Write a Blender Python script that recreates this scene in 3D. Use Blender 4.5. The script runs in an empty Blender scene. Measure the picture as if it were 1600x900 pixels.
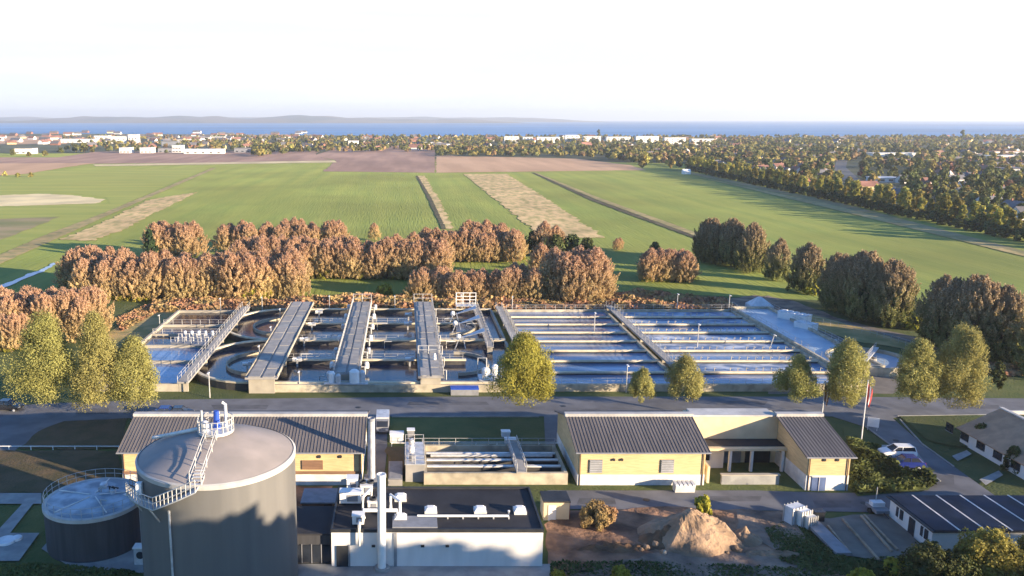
import bpy, bmesh, math, random
import numpy as np
from mathutils import Vector, Matrix, noise

SC = bpy.context.scene
C = SC.collection
R = math.radians
random.seed(7)
RNG = np.random.default_rng(11)

# ------------------------------------------------------------------ camera
H = 45.0                       # drone height above the ground
F_PX, PX, PY = 1300.0, 630.0, 450.0
PITCH = math.atan(264.0 / F_PX)
CP, SP = math.cos(PITCH), math.sin(PITCH)

def P(x, y, z=0.0):
    """where a point of the photograph (1600x900) meets the level z: used to measure the site plan"""
    u, v = (x - PX) / F_PX, (PY - y) / F_PX
    d = (u, CP + v * SP, -SP + v * CP)
    t = (z - H) / d[2]
    return Vector((u * t, d[1] * t, z))

def hz(yb, yt):
    """height of an upright thing whose foot is at row yb and whose top is at row yt"""
    Y = P(PX, yb).y
    v = (PY - yt) / F_PX
    return H - Y * (SP - v * CP) / (CP + v * SP)

def mpp(y):
    """metres per pixel at ground row y"""
    p = P(PX, y)
    return (p.y * CP + H * SP) / F_PX

cam = bpy.data.cameras.new("camera")
cam.sensor_width = 36.0
cam.lens = 36.0 * F_PX / 1600.0
cam.shift_x = (800 - PX) / 1600.0
cam.clip_end = 200000
camo = bpy.data.objects.new("camera", cam)
C.objects.link(camo)
camo.location = (0, 0, H)
camo.rotation_euler = (math.pi / 2 - PITCH, 0, 0)
SC.camera = camo

# ------------------------------------------------------------------ light
SUN_EL, SUN_AZ = R(11.0), R(120.0)
w = bpy.data.worlds.new("World")
SC.world = w
w.use_nodes = True
nt = w.node_tree
sky = nt.nodes.new('ShaderNodeTexSky')
sky.sky_type = 'NISHITA'
sky.sun_disc = False
sky.sun_elevation = SUN_EL
sky.sun_rotation = SUN_AZ
sky.air_density = 1.0
sky.dust_density = 0.3
sky.ozone_density = 6.0
bg = nt.nodes['Background']
# a thin bright veil of high cloud low over the sea
tc = nt.nodes.new('ShaderNodeTexCoord'); sp = nt.nodes.new('ShaderNodeSeparateXYZ'); nt.links.new(tc.outputs['Generated'], sp.inputs[0])
vm = nt.nodes.new('ShaderNodeMapRange'); vm.interpolation_type = 'SMOOTHSTEP'
vm.inputs[1].default_value = 0.14; vm.inputs[2].default_value = 0.27; vm.inputs[3].default_value = 0.90; vm.inputs[4].default_value = 0.0
nt.links.new(sp.outputs[2], vm.inputs[0])
st = nt.nodes.new('ShaderNodeVectorMath'); st.operation = 'MULTIPLY'; st.inputs[1].default_value = (2.2, 2.2, 26.0)
nt.links.new(tc.outputs['Generated'], st.inputs[0])
cn = nt.nodes.new('ShaderNodeTexNoise'); cn.inputs['Scale'].default_value = 1.6; cn.inputs['Detail'].default_value = 6
nt.links.new(st.outputs[0], cn.inputs['Vector'])
cr0 = nt.nodes.new('ShaderNodeValToRGB')
cr0.color_ramp.elements[0].position = 0.40; cr0.color_ramp.elements[0].color = (0.90, 0.92, 0.94, 1)
cr0.color_ramp.elements[1].position = 0.60; cr0.color_ramp.elements[1].color = (1, 1, 1, 1)
nt.links.new(cn.outputs[0], cr0.inputs[0])
vs = nt.nodes.new('ShaderNodeVectorMath'); vs.operation = 'SCALE'; vs.inputs[3].default_value = 3.2
nt.links.new(cr0.outputs[0], vs.inputs[0])
vy = nt.nodes.new('ShaderNodeMapRange'); vy.interpolation_type = 'SMOOTHSTEP'
vy.inputs[1].default_value = -0.25; vy.inputs[2].default_value = 0.35
nt.links.new(sp.outputs[1], vy.inputs[0])
vmul = nt.nodes.new('ShaderNodeMath'); vmul.operation = 'MULTIPLY'
nt.links.new(vm.outputs[0], vmul.inputs[0]); nt.links.new(vy.outputs[0], vmul.inputs[1])
vx = nt.nodes.new('ShaderNodeMix'); vx.data_type = 'RGBA'
nt.links.new(vmul.outputs[0], vx.inputs[0]); nt.links.new(sky.outputs[0], vx.inputs[6]); nt.links.new(vs.outputs[0], vx.inputs[7])
nt.links.new(vx.outputs[2], bg.inputs[0])
bg.inputs[1].default_value = 0.115
sl = bpy.data.lights.new("sun", 'SUN')
sl.energy = 5.0
sl.angle = R(0.5)
sl.color = (1.0, 0.80, 0.56)
so = bpy.data.objects.new("sun", sl)
C.objects.link(so)
sd = Vector((math.sin(SUN_AZ) * math.cos(SUN_EL), math.cos(SUN_AZ) * math.cos(SUN_EL), math.sin(SUN_EL)))
so.rotation_euler = (-sd).to_track_quat('-Z', 'Y').to_euler()
so.location = (100, -60, 120)
SC.view_settings.view_transform = 'Standard'
SC.view_settings.look = 'None'
SC.view_settings.gamma = 1
SC.view_settings.exposure = 1.7
SC.cycles.max_bounces = 5
SC.cycles.diffuse_bounces = 3
SC.cycles.glossy_bounces = 2
SC.cycles.transmission_bounces = 2
SC.cycles.volume_bounces = 0
SC.cycles.use_denoising = True

# ------------------------------------------------------------------ materials
def mat(name, col, rough=0.8, var=0.15, scale=0.5, metal=0.0, bump=0.0, bscale=None, col2=None, lo=0.4, hi=0.6, streak=None, spec=0.3, isl=0.0, trans=0.0, hue=0.0, sheen=0.0, detail=5):
    m = bpy.data.materials.new(name)
    m.use_nodes = True
    n, l = m.node_tree.nodes, m.node_tree.links
    b = n['Principled BSDF']
    b.inputs['Roughness'].default_value = rough
    b.inputs['Metallic'].default_value = metal
    b.inputs['Specular IOR Level'].default_value = spec
    if sheen:
        b.inputs['Sheen Weight'].default_value = sheen
        b.inputs['Sheen Roughness'].default_value = 0.6
        b.inputs['Sheen Tint'].default_value = (*col, 1)
    geo = n.new('ShaderNodeNewGeometry')
    pos = geo.outputs['Position']
    if streak:
        mp = n.new('ShaderNodeVectorMath'); mp.operation = 'MULTIPLY'
        mp.inputs[1].default_value = streak
        l.new(pos, mp.inputs[0]); pos = mp.outputs[0]
    nz = n.new('ShaderNodeTexNoise')
    nz.inputs['Scale'].default_value = scale
    nz.inputs['Detail'].default_value = detail
    l.new(pos, nz.inputs['Vector'])
    ra = n.new('ShaderNodeValToRGB')
    c2 = col2 if col2 else tuple(c * (1 - var) for c in col)
    c1 = col if col2 else tuple(min(1, c * (1 + var)) for c in col)
    ra.color_ramp.elements[0].position = lo; ra.color_ramp.elements[0].color = (*c2, 1)
    ra.color_ramp.elements[1].position = hi; ra.color_ramp.elements[1].color = (*c1, 1)
    l.new(nz.outputs[0], ra.inputs[0])
    out = ra.outputs[0]
    # a second, larger and softer mottling so nothing reads as flat
    n2 = n.new('ShaderNodeTexNoise'); n2.inputs['Scale'].default_value = scale * 0.13; n2.inputs['Detail'].default_value = 3
    l.new(geo.outputs['Position'], n2.inputs['Vector'])
    mr = n.new('ShaderNodeMapRange'); mr.inputs[1].default_value = 0.3; mr.inputs[2].default_value = 0.7
    mr.inputs[3].default_value = 1 - var * 0.8; mr.inputs[4].default_value = 1 + var * 0.8
    l.new(n2.outputs[0], mr.inputs[0])
    hs = n.new('ShaderNodeHueSaturation')
    l.new(out, hs.inputs['Color']); l.new(mr.outputs[0], hs.inputs['Value'])
    out = hs.outputs[0]
    if isl or hue:
        h2 = n.new('ShaderNodeHueSaturation')
        l.new(out, h2.inputs['Color'])
        oi = n.new('ShaderNodeObjectInfo')
        if isl:
            a = n.new('ShaderNodeMapRange'); a.inputs[3].default_value = 1 - isl; a.inputs[4].default_value = 1 + isl
            l.new(geo.outputs['Random Per Island'], a.inputs[0])
            ml = n.new('ShaderNodeMath'); ml.operation = 'MULTIPLY'
            a2 = n.new('ShaderNodeMapRange'); a2.inputs[3].default_value = 1 - hue * 3; a2.inputs[4].default_value = 1 + hue * 3
            l.new(oi.outputs['Random'], a2.inputs[0])
            l.new(a.outputs[0], ml.inputs[0]); l.new(a2.outputs[0], ml.inputs[1])
            l.new(ml.outputs[0], h2.inputs['Value'])
        if hue:
            a = n.new('ShaderNodeMapRange'); a.inputs[3].default_value = 0.5 - hue * 0.5; a.inputs[4].default_value = 0.5 + hue * 0.5
            l.new(oi.outputs['Random'], a.inputs[0]); l.new(a.outputs[0], h2.inputs['Hue'])
        out = h2.outputs[0]
    l.new(out, b.inputs['Base Color'])
    if trans:
        tr = n.new('ShaderNodeBsdfTranslucent'); l.new(out, tr.inputs[0])
        mx = n.new('ShaderNodeMixShader'); mx.inputs[0].default_value = trans
        l.new(b.outputs[0], mx.inputs[1]); l.new(tr.outputs[0], mx.inputs[2])
        l.new(mx.outputs[0], n['Material Output'].inputs[0])
    if bump:
        bp = n.new('ShaderNodeBump'); bp.inputs['Strength'].default_value = 1.0; bp.inputs['Distance'].default_value = bump
        if bscale:
            n3 = n.new('ShaderNodeTexNoise'); n3.inputs['Scale'].default_value = bscale; n3.inputs['Detail'].default_value = 4
            l.new(pos, n3.inputs['Vector']); l.new(n3.outputs[0], bp.inputs['Height'])
        else:
            l.new(nz.outputs[0], bp.inputs['Height'])
        l.new(bp.outputs[0], b.inputs['Normal'])
    return m

def add_zramp(m, col, z0, z1, mixn=0.25):
    """a second colour for the upper part of a crown: bare reddish twig tips above, leaves below"""
    n, l = m.node_tree.nodes, m.node_tree.links
    b = n['Principled BSDF']
    src = b.inputs['Base Color'].links[0].from_socket
    tc = n.new('ShaderNodeTexCoord'); sx = n.new('ShaderNodeSeparateXYZ'); l.new(tc.outputs['Generated'], sx.inputs[0])
    geo = n.new('ShaderNodeNewGeometry')
    a = n.new('ShaderNodeMath'); a.operation = 'MULTIPLY_ADD'; a.inputs[1].default_value = mixn
    l.new(geo.outputs['Random Per Island'], a.inputs[0]); l.new(sx.outputs[2], a.inputs[2])
    mr = n.new('ShaderNodeMapRange'); mr.inputs[1].default_value = z0; mr.inputs[2].default_value = z1
    l.new(a.outputs[0], mr.inputs[0])
    mx = n.new('ShaderNodeMix'); mx.data_type = 'RGBA'
    l.new(mr.outputs[0], mx.inputs[0]); l.new(src, mx.inputs[6])
    hs = n.new('ShaderNodeHueSaturation'); hs.inputs['Color'].default_value = (*col, 1)
    vr = n.new('ShaderNodeMapRange'); vr.inputs[3].default_value = 0.65; vr.inputs[4].default_value = 1.35
    l.new(geo.outputs['Random Per Island'], vr.inputs[0]); l.new(vr.outputs[0], hs.inputs['Value'])
    l.new(hs.outputs[0], mx.inputs[7])
    for lk in list(src.links):
        if lk.to_node != mx:
            l.new(mx.outputs[2], lk.to_socket)
    return m

M = {}
M['field'] = mat('field grass', (0.215, 0.23, 0.045), 0.95, 0.38, 0.10, col2=(0.085, 0.145, 0.028), lo=.22, hi=.78, streak=(1.1, 0.06, 1), sheen=0.3, bump=0.2, bscale=1.2, detail=12)
M['field2'] = mat('meadow grass', (0.20, 0.215, 0.05), 0.95, 0.22, 0.06, col2=(0.135, 0.175, 0.038), streak=(0.2, 1.6, 1), sheen=0.3, detail=10)
M['lawn'] = mat('yard grass', (0.105, 0.115, 0.035), 0.95, 0.3, 0.25, col2=(0.065, 0.09, 0.025), lo=.35, hi=.65, bump=0.1, bscale=3)
M['brownlawn'] = mat('worn brown grass', (0.12, 0.085, 0.045), 0.95, 0.3, 0.35, col2=(0.075, 0.065, 0.03), lo=.35, hi=.65, bump=0.1, bscale=3)
M['drygrass'] = mat('dry grass', (0.46, 0.33, 0.14), 0.95, 0.25, 0.25, col2=(0.27, 0.24, 0.09), detail=9)
M['reeds'] = mat('dry reed strip', (0.70, 0.48, 0.22), 0.95, 0.25, 0.3, col2=(0.36, 0.30, 0.10), lo=.34, hi=.58, detail=9, streak=(1, .35, 1))
M['plough'] = mat('ploughed earth', (0.44, 0.265, 0.18), 0.95, 0.22, 0.05, col2=(0.33, 0.195, 0.135), streak=(1, .12, 1), detail=9)
M['stubble'] = mat('stubble field', (0.62, 0.38, 0.21), 0.95, 0.12, 0.05, col2=(0.52, 0.31, 0.17), streak=(1, .1, 1))
M['pale'] = mat('pale bare strip', (0.70, 0.56, 0.30), 0.95, 0.15, 0.04)
M['ditch'] = mat('ditch bank', (0.10, 0.085, 0.04), 0.95, 0.3, 0.2)
M['townground'] = mat('town ground', (0.10, 0.10, 0.05), 0.95, 0.3, 0.02, col2=(0.06, 0.075, 0.03))
M['asphalt'] = mat('asphalt', (0.17, 0.17, 0.178), 0.85, 0.2, 0.3, col2=(0.115, 0.115, 0.122), lo=.35, hi=.65, detail=10)
M['asphalt2'] = mat('worn asphalt', (0.17, 0.165, 0.155), 0.85, 0.15, 0.25, col2=(0.12, 0.12, 0.115), lo=.3, hi=.7)
M['gravel'] = mat('gravel', (0.22, 0.19, 0.155), 0.95, 0.2, 0.6, col2=(0.15, 0.13, 0.105), lo=.3, hi=.7)
M['dirt'] = mat('bare soil', (0.33, 0.19, 0.115), 0.95, 0.25, 0.3, col2=(0.115, 0.068, 0.045), lo=.38, hi=.62, bump=0.3, bscale=1.2, detail=9)
M['mud'] = mat('grey mud', (0.31, 0.22, 0.155), 0.95, 0.3, 0.3, col2=(0.12, 0.085, 0.065), lo=.35, hi=.65, bump=0.3, bscale=1.2, detail=9)
M['paving'] = mat('concrete slabs', (0.32, 0.32, 0.30), 0.9, 0.15, 0.6, col2=(0.24, 0.24, 0.235))
M['concrete'] = mat('weathered concrete', (0.42, 0.38, 0.30), 0.9, 0.2, 0.5, col2=(0.30, 0.27, 0.22), lo=.3, hi=.7)
M['concretepale'] = mat('pale concrete', (0.48, 0.42, 0.31), 0.9, 0.25, 0.7, col2=(0.27, 0.24, 0.18), lo=.3, hi=.62, detail=8)
M['deck'] = mat('grey deck concrete', (0.36, 0.34, 0.31), 0.85, 0.18, 0.7, col2=(0.26, 0.25, 0.235), lo=.3, hi=.7)
M['steel'] = mat('galvanised steel', (0.55, 0.56, 0.57), 0.45, 0.12, 1.5, metal=0.35)
M['rail'] = mat('galvanised rail', (0.45, 0.44, 0.42), 0.5, 0.1, 2.0, metal=0.2)
M['white'] = mat('white paint', (0.80, 0.79, 0.76), 0.5, 0.05, 1.0)
M['dirtywhite'] = mat('weathered white', (0.66, 0.64, 0.60), 0.7, 0.12, 0.8)
M['whitewall'] = mat('white rendered wall', (0.70, 0.68, 0.65), 0.8, 0.12, 0.35, col2=(0.60, 0.585, 0.56), lo=.3, hi=.6, streak=(2, 2, .4), detail=8)
M['blackroof'] = mat('black roofing felt', (0.035, 0.035, 0.04), 0.8, 0.25, 0.4, col2=(0.022, 0.022, 0.026), lo=.3, hi=.7)
M['dark'] = mat('dark metal', (0.03, 0.032, 0.036), 0.5, 0.15, 1.0)
M['grey'] = mat('grey paint', (0.22, 0.225, 0.24), 0.6, 0.1, 1.0)
M['glass'] = mat('window glass', (0.025, 0.03, 0.04), 0.12, 0.1, 1.0, spec=0.6)
M['blue'] = mat('blue paint', (0.02, 0.07, 0.38), 0.45, 0.08, 1.0)
M['red'] = mat('red paint', (0.34, 0.045, 0.04), 0.7, 0.15, 1.0)
M['silo'] = mat('silo cladding', (0.150, 0.146, 0.14), 0.6, 0.1, 0.35, col2=(0.118, 0.116, 0.113), streak=(2, 2, .12), metal=0.1, lo=.3, hi=.7, detail=8)
M['tankdark'] = mat('dark tank cladding', (0.055, 0.055, 0.06), 0.6, 0.12, 0.6, streak=(3, 3, .25))
M['dome'] = mat('silo dome sheet', (0.31, 0.27, 0.25), 0.6, 0.15, 0.35, col2=(0.24, 0.215, 0.20), lo=.35, hi=.65, detail=9)
M['tanklid'] = mat('pale tank lid', (0.42, 0.46, 0.50), 0.6, 0.25, 0.55, col2=(0.20, 0.235, 0.27), lo=.38, hi=.62)
M['brick'] = mat('yellow brick', (0.64, 0.48, 0.25), 0.9, 0.12, 1.6, col2=(0.54, 0.40, 0.21), streak=(.5, .5, 5), detail=8)
M['brickbrown'] = mat('brown brick', (0.24, 0.14, 0.085), 0.9, 0.12, 1.2, col2=(0.19, 0.11, 0.07), streak=(.5, .5, 4))
M['render'] = mat('cream render', (0.62, 0.50, 0.32), 0.9, 0.08, 0.5)
M['roof'] = mat('brown grey roof sheet', (0.15, 0.133, 0.125), 0.7, 0.15, 0.5, col2=(0.122, 0.11, 0.106), streak=(3, .3, 1))
M['ridge'] = mat('pale ridge sheet', (0.50, 0.48, 0.45), 0.6, 0.2, 0.8, col2=(0.38, 0.37, 0.35), lo=.3, hi=.65)
M['tile'] = mat('brown tiles', (0.46, 0.28, 0.17), 0.85, 0.15, 0.8, col2=(0.37, 0.225, 0.14))
M['solar'] = mat('solar glass', (0.008, 0.013, 0.03), 0.5, 0.3, 0.5, spec=0.12)
M['wood'] = mat('weathered timber', (0.34, 0.26, 0.18), 0.85, 0.2, 1.0)
M['water'] = mat('basin water', (0.135, 0.20, 0.32), 0.16, 0.3, 0.35, spec=0.6, bump=0.012, bscale=2.5, lo=.3, hi=.7, streak=(.3, 1, 1))
M['sludge'] = mat('dark basin water', (0.060, 0.045, 0.042), 0.14, 0.35, 0.12, spec=0.4, bump=0.015, bscale=2.0, col2=(0.018, 0.03, 0.06), lo=.38, hi=.62)
M['foam'] = mat('foamy water', (0.50, 0.54, 0.60), 0.45, 0.2, 0.5, col2=(0.09, 0.16, 0.29), lo=.42, hi=.62, spec=0.5, streak=(.6, 1.2, 1), detail=8)
M['icewater'] = mat('clear channel', (0.38, 0.47, 0.55), 0.3, 0.12, 0.35, col2=(0.28, 0.38, 0.48), spec=0.5)
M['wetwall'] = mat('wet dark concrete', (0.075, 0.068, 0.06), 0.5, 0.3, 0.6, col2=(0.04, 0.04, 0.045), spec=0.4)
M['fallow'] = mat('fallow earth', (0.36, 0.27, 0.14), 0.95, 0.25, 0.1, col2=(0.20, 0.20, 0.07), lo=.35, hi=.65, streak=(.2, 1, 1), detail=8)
M['coping'] = mat('lit concrete coping', (0.66, 0.57, 0.41), 0.9, 0.2, 0.8, col2=(0.46, 0.40, 0.29), lo=.3, hi=.6, detail=8)  # paler than the pale concrete: sunlight on the copings put into its colour
M['asphalt_patch'] = mat('newer asphalt', (0.105, 0.105, 0.11), 0.9, 0.15, 0.5, detail=8)
M['bluedoor'] = mat('blue grey door paint', (0.09, 0.13, 0.25), 0.5, 0.1, 1.0)
M['tram'] = mat('wheel track in grass', (0.20, 0.20, 0.044), 0.95, 0.2, 0.2)
M['sea'] = mat('sea water', (0.115, 0.27, 0.48), 0.6, 0.15, 0.004, spec=0.08, streak=(.15, 1, 1))
M['hill'] = mat('far shore', (0.06, 0.08, 0.06), 0.95, 0.3, 0.0012, col2=(0.16, 0.13, 0.09), lo=.5, hi=.6)
M['bark'] = mat('bark', (0.09, 0.065, 0.045), 0.95, 0.3, 2.0)
LEAF = dict(rough=0.75, spec=0.15)
M['willow'] = mat('olive yellow leaves', (0.34, 0.32, 0.06), var=0.15, scale=0.5, isl=0.14, trans=0.35, hue=0.02, **LEAF)
M['linden'] = mat('pale olive leaves', (0.34, 0.32, 0.105), var=0.15, scale=0.5, isl=0.14, trans=0.35, hue=0.02, **LEAF)
M['greenleaf'] = mat('dark green leaves', (0.075, 0.09, 0.028), var=0.25, scale=0.5, isl=0.4, trans=0.2, hue=0.03, **LEAF)
M['alder'] = add_zramp(mat('tan autumn leaves', (0.56, 0.42, 0.21), var=0.2, scale=0.3, isl=0.15, trans=0.4, hue=0.02, **LEAF), (0.56, 0.355, 0.235), 0.5, 1.1)
M['alderlow'] = mat('yellow green leaves', (0.36, 0.33, 0.05), var=0.2, scale=0.5, isl=0.3, trans=0.35, hue=0.02, **LEAF)
M['bare'] = add_zramp(mat('dull dark leaves', (0.19, 0.195, 0.065), var=0.3, scale=0.25, isl=0.2, trans=0.25, hue=0.02, **LEAF), (0.38, 0.275, 0.165), 0.5, 1.0, 0.4)
M['fir'] = mat('fir needles', (0.03, 0.05, 0.02), var=0.25, scale=0.6, isl=0.35, trans=0.1, hue=0.02, **LEAF)
M['poplar'] = mat('yellow green poplar leaves', (0.31, 0.275, 0.065), var=0.25, scale=0.15, isl=0.35, trans=0.35, hue=0.04, **LEAF)
M['town1'] = mat('green town leaves', (0.125, 0.135, 0.042), var=0.3, scale=0.1, isl=0.35, trans=0.2, hue=0.05, **LEAF)
M['town2'] = mat('ochre town leaves', (0.27, 0.225, 0.065), var=0.3, scale=0.1, isl=0.35, trans=0.2, hue=0.05, **LEAF)
M['town3'] = mat('russet town leaves', (0.22, 0.125, 0.07), var=0.3, scale=0.1, isl=0.35, trans=0.2, hue=0.05, **LEAF)
M['scrub'] = mat('russet bramble', (0.36, 0.19, 0.11), var=0.3, scale=0.25, isl=0.35, trans=0.25, col2=(0.36, 0.26, 0.11), **LEAF)
M['hedge'] = mat('hedge leaves', (0.09, 0.105, 0.03), var=0.3, scale=0.5, isl=0.35, trans=0.2, **LEAF)
M['roofred'] = mat('red clay tiles', (0.24, 0.12, 0.09), 0.85, 0.2, 0.1)
M['roofgrey'] = mat('grey roof tiles', (0.13, 0.125, 0.13), 0.8, 0.2, 0.1)
M['wallwhite'] = mat('white house wall', (0.74, 0.70, 0.64), 0.85, 0.08, 0.2)
M['wallyellow'] = mat('yellow house wall', (0.55, 0.42, 0.22), 0.85, 0.1, 0.2)
M['wallred'] = mat('red brick house wall', (0.28, 0.13, 0.09), 0.85, 0.1, 0.2)
M['sand'] = mat('excavated sand', (0.33, 0.225, 0.145), 0.95, 0.25, 0.5, col2=(0.20, 0.135, 0.085), lo=.35, hi=.65, bump=0.2, bscale=2.0, detail=9)
M['brownsoil'] = mat('brown soil', (0.19, 0.11, 0.06), 0.95, 0.25, 0.6, col2=(0.12, 0.07, 0.04), bump=0.15, bscale=2.0)
M['tarp'] = mat('pale tarpaulin', (0.62, 0.63, 0.64), 0.6, 0.1, 0.8)
M['carwhite'] = mat('white car paint', (0.80, 0.80, 0.79), 0.25, 0.02, 1.0, spec=0.6)
M['carblue'] = mat('blue car paint', (0.012, 0.025, 0.16), 0.2, 0.05, 1.0, spec=0.6)
M['carblack'] = mat('black car paint', (0.02, 0.02, 0.024), 0.2, 0.05, 1.0, spec=0.6)
M['tyre'] = mat('tyre rubber', (0.02, 0.02, 0.02), 0.9, 0.1, 2.0)
M['lamp'] = mat('lamp glass', (0.7, 0.7, 0.66), 0.2, 0.05, 2.0)
M['lampred'] = mat('tail lamp', (0.35, 0.01, 0.01), 0.3, 0.05, 2.0)

# ------------------------------------------------------------------ mesh helpers
K = 1.0        # the plan was first measured with a shorter lens: depths of measured blocks are corrected by this factor
class MB:
    def __init__(s):
        s.v, s.f = [], []
    def add(s, v, f):
        o = len(s.v)
        s.v += [(p[0], p[1] * K, p[2]) for p in v]
        s.f += [tuple(i + o for i in q) for q in f]
        return s
    def box(s, cx, cy, z0, sx, sy, h, rot=0.0):
        c, n = math.cos(rot), math.sin(rot)
        v = []
        for z in (z0, z0 + h):
            for a, b in ((-.5, -.5), (.5, -.5), (.5, .5), (-.5, .5)):
                x, y = a * sx, b * sy
                v.append((cx + x * c - y * n, cy + x * n + y * c, z))
        return s.add(v, [(3, 2, 1, 0), (4, 5, 6, 7), (0, 1, 5, 4), (1, 2, 6, 5), (2, 3, 7, 6), (3, 0, 4, 7)])
    def seg(s, p, q, wd, z0, z1):
        dx, dy = q[0] - p[0], q[1] - p[1]
        return s.box((p[0] + q[0]) / 2, (p[1] + q[1]) / 2, z0, math.hypot(dx, dy), wd, z1 - z0, math.atan2(dy, dx))
    def prism(s, poly, z0, z1):
        n = len(poly)
        v = [(p[0], p[1], z0) for p in poly] + [(p[0], p[1], z1) for p in poly]
        a = sum(poly[i][0] * poly[(i + 1) % n][1] - poly[(i + 1) % n][0] * poly[i][1] for i in range(n))
        if a < 0:
            v = [(p[0], p[1], z0) for p in poly[::-1]] + [(p[0], p[1], z1) for p in poly[::-1]]
        f = [tuple(range(n - 1, -1, -1)), tuple(range(n, 2 * n))]
        f += [(i, (i + 1) % n, n + (i + 1) % n, n + i) for i in range(n)]
        return s.add(v, f)
    def extrude(s, prof, a, b):
        """profile of (offset along +y, z) points swept from a to b along x"""
        n = len(prof)
        v = [(a, y, z) for y, z in prof] + [(b, y, z) for y, z in prof]
        f = [tuple(range(n)), tuple(range(2 * n - 1, n - 1, -1))]
        f += [(i, n + i, n + (i + 1) % n, (i + 1) % n) for i in range(n)]
        return s.add(v, f)
    def tube(s, pts, r, n=6, r1=None):
        pts = [Vector((p[0], p[1] * K, p[2])) for p in pts]
        k = len(pts)
        v, f = [], []
        for i, p in enumerate(pts):
            t = (pts[min(i + 1, k - 1)] - pts[max(i - 1, 0)]).normalized()
            u = t.cross(Vector((0, 0, 1)))
            if u.length < 0.05:
                u = t.cross(Vector((1, 0, 0)))
            u.normalize(); w_ = t.cross(u)
            rr = r if r1 is None else r + (r1 - r) * i / (k - 1)
            for j in range(n):
                a = 2 * math.pi * j / n
                q = p + (u * math.cos(a) + w_ * math.sin(a)) * rr
                v.append((q.x, q.y / K, q.z))
        for i in range(k - 1):
            for j in range(n):
                f.append((i * n + j, i * n + (j + 1) % n, (i + 1) * n + (j + 1) % n, (i + 1) * n + j))
        f += [tuple(range(n - 1, -1, -1)), tuple(range((k - 1) * n, k * n))]
        return s.add(v, f)
    def lathe(s, cx, cy, prof, n=48):
        v, f = [], []
        k = len(prof)
        for r, z in prof:
            for j in range(n):
                a = 2 * math.pi * j / n
                v.append((cx + r * math.cos(a), cy + r * math.sin(a) / K, z))
        for i in range(k - 1):
            for j in range(n):
                f.append((i * n + j, i * n + (j + 1) % n, (i + 1) * n + (j + 1) % n, (i + 1) * n + j))
        return s.add(v, f)
    def quad(s, a, b, c, d):
        return s.add([a, b, c, d], [(0, 1, 2, 3)])
    def slab(s, q, t):
        """a thin plate: quad q pushed down its normal by t"""
        q = [Vector(p) for p in q]
        nrm = (q[1] - q[0]).cross(q[-1] - q[0]).normalized()
        if nrm.z < 0:
            q = q[::-1]; nrm = -nrm
        n = len(q)
        return s.add([p - nrm * t for p in q] + q, [tuple(range(n - 1, -1, -1)), tuple(range(n, 2 * n))] + [(i, (i + 1) % n, n + (i + 1) % n, n + i) for i in range(n)])
    def railing(s, pts, z, h=1.1, step=2.0, r=0.035, rails=2):
        for a, b in zip(pts[:-1], pts[1:]):
            L = math.hypot(b[0] - a[0], b[1] - a[1])
            n = max(1, round(L / step))
            for i in range(n + 1):
                x, y = a[0] + (b[0] - a[0]) * i / n, a[1] + (b[1] - a[1]) * i / n
                s.tube([(x, y, z), (x, y, z + h)], r, 4)
            for k in range(rails):
                zz = z + h * (1 - 0.48 * k) - r
                s.tube([(a[0], a[1], zz), (b[0], b[1], zz)], r * 0.9, 4)
        return s
    def build(s, name, m, parent=None, smooth=False):
        me = bpy.data.meshes.new(name)
        off = Vector((0, 0, 0))
        q = parent
        while q is not None:
            off += q.location; q = q.parent
        if parent is None:
            xs = [p[0] for p in s.v]; ys = [p[1] for p in s.v]; zs = [p[2] for p in s.v]
            org = Vector(((min(xs) + max(xs)) / 2, (min(ys) + max(ys)) / 2, min(zs)))
        else:
            org = off
        me.from_pydata([(p[0] - org.x, p[1] - org.y, p[2] - org.z) for p in s.v], [], s.f)
        me.validate()
        me.materials.append(M[m] if isinstance(m, str) else m)
        if smooth:
            me.polygons.foreach_set('use_smooth', [True] * len(me.polygons))
        o = bpy.data.objects.new(name, me)
        C.objects.link(o)
        if parent is not None:
            o.parent = parent
        else:
            o.location = org
        return o

def tag(o, label=None, cat=None, group=None, kind=None):
    if label: o['label'] = label
    if cat: o['category'] = cat
    if group: o['group'] = group
    if kind: o['kind'] = kind
    return o

def thing(name, label, cat, loc=(0, 0, 0), group=None):
    o = bpy.data.objects.new(name, None)
    o.empty_display_size = 0.5
    C.objects.link(o)
    o.location = (loc[0], loc[1] * K, loc[2])
    return tag(o, label, cat, group)

KIDS = {}
def kids(o):
    if o.name not in KIDS:
        KIDS[o.name] = [c for c in C.objects if c.parent == o]
    return KIDS[o.name]

def dup(o, loc, rz=0.0, sc=(1, 1, 1), label=None, group=None, parent=None):
    c = o.copy(); C.objects.link(c)
    if parent is None:
        c.location = loc; c.rotation_euler = (0, 0, rz); c.scale = sc
        if label: c['label'] = label
        if group: c['group'] = group
    else:
        c.parent = parent
    for k in kids(o):
        dup(k, None, parent=c)
    return c

def struct(name, mb, m):
    return tag(mb.build(name, m), kind='structure')

def ragged(pts, amp, step):
    """an uneven natural edge"""
    out = []
    for i, a in enumerate(pts):
        b = pts[(i + 1) % len(pts)]
        d = b - a; n = max(1, min(60, int(d.length / step))); nn = Vector((-d.y, d.x, 0)).normalized()
        for k in range(n):
            q = a + d * (k / n)
            out.append(q + nn * (amp * noise.noise(Vector((q.x / step / 1.7, q.y / step / 1.7, 1.0))) * (1 if k else 0)))
    return out

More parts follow.
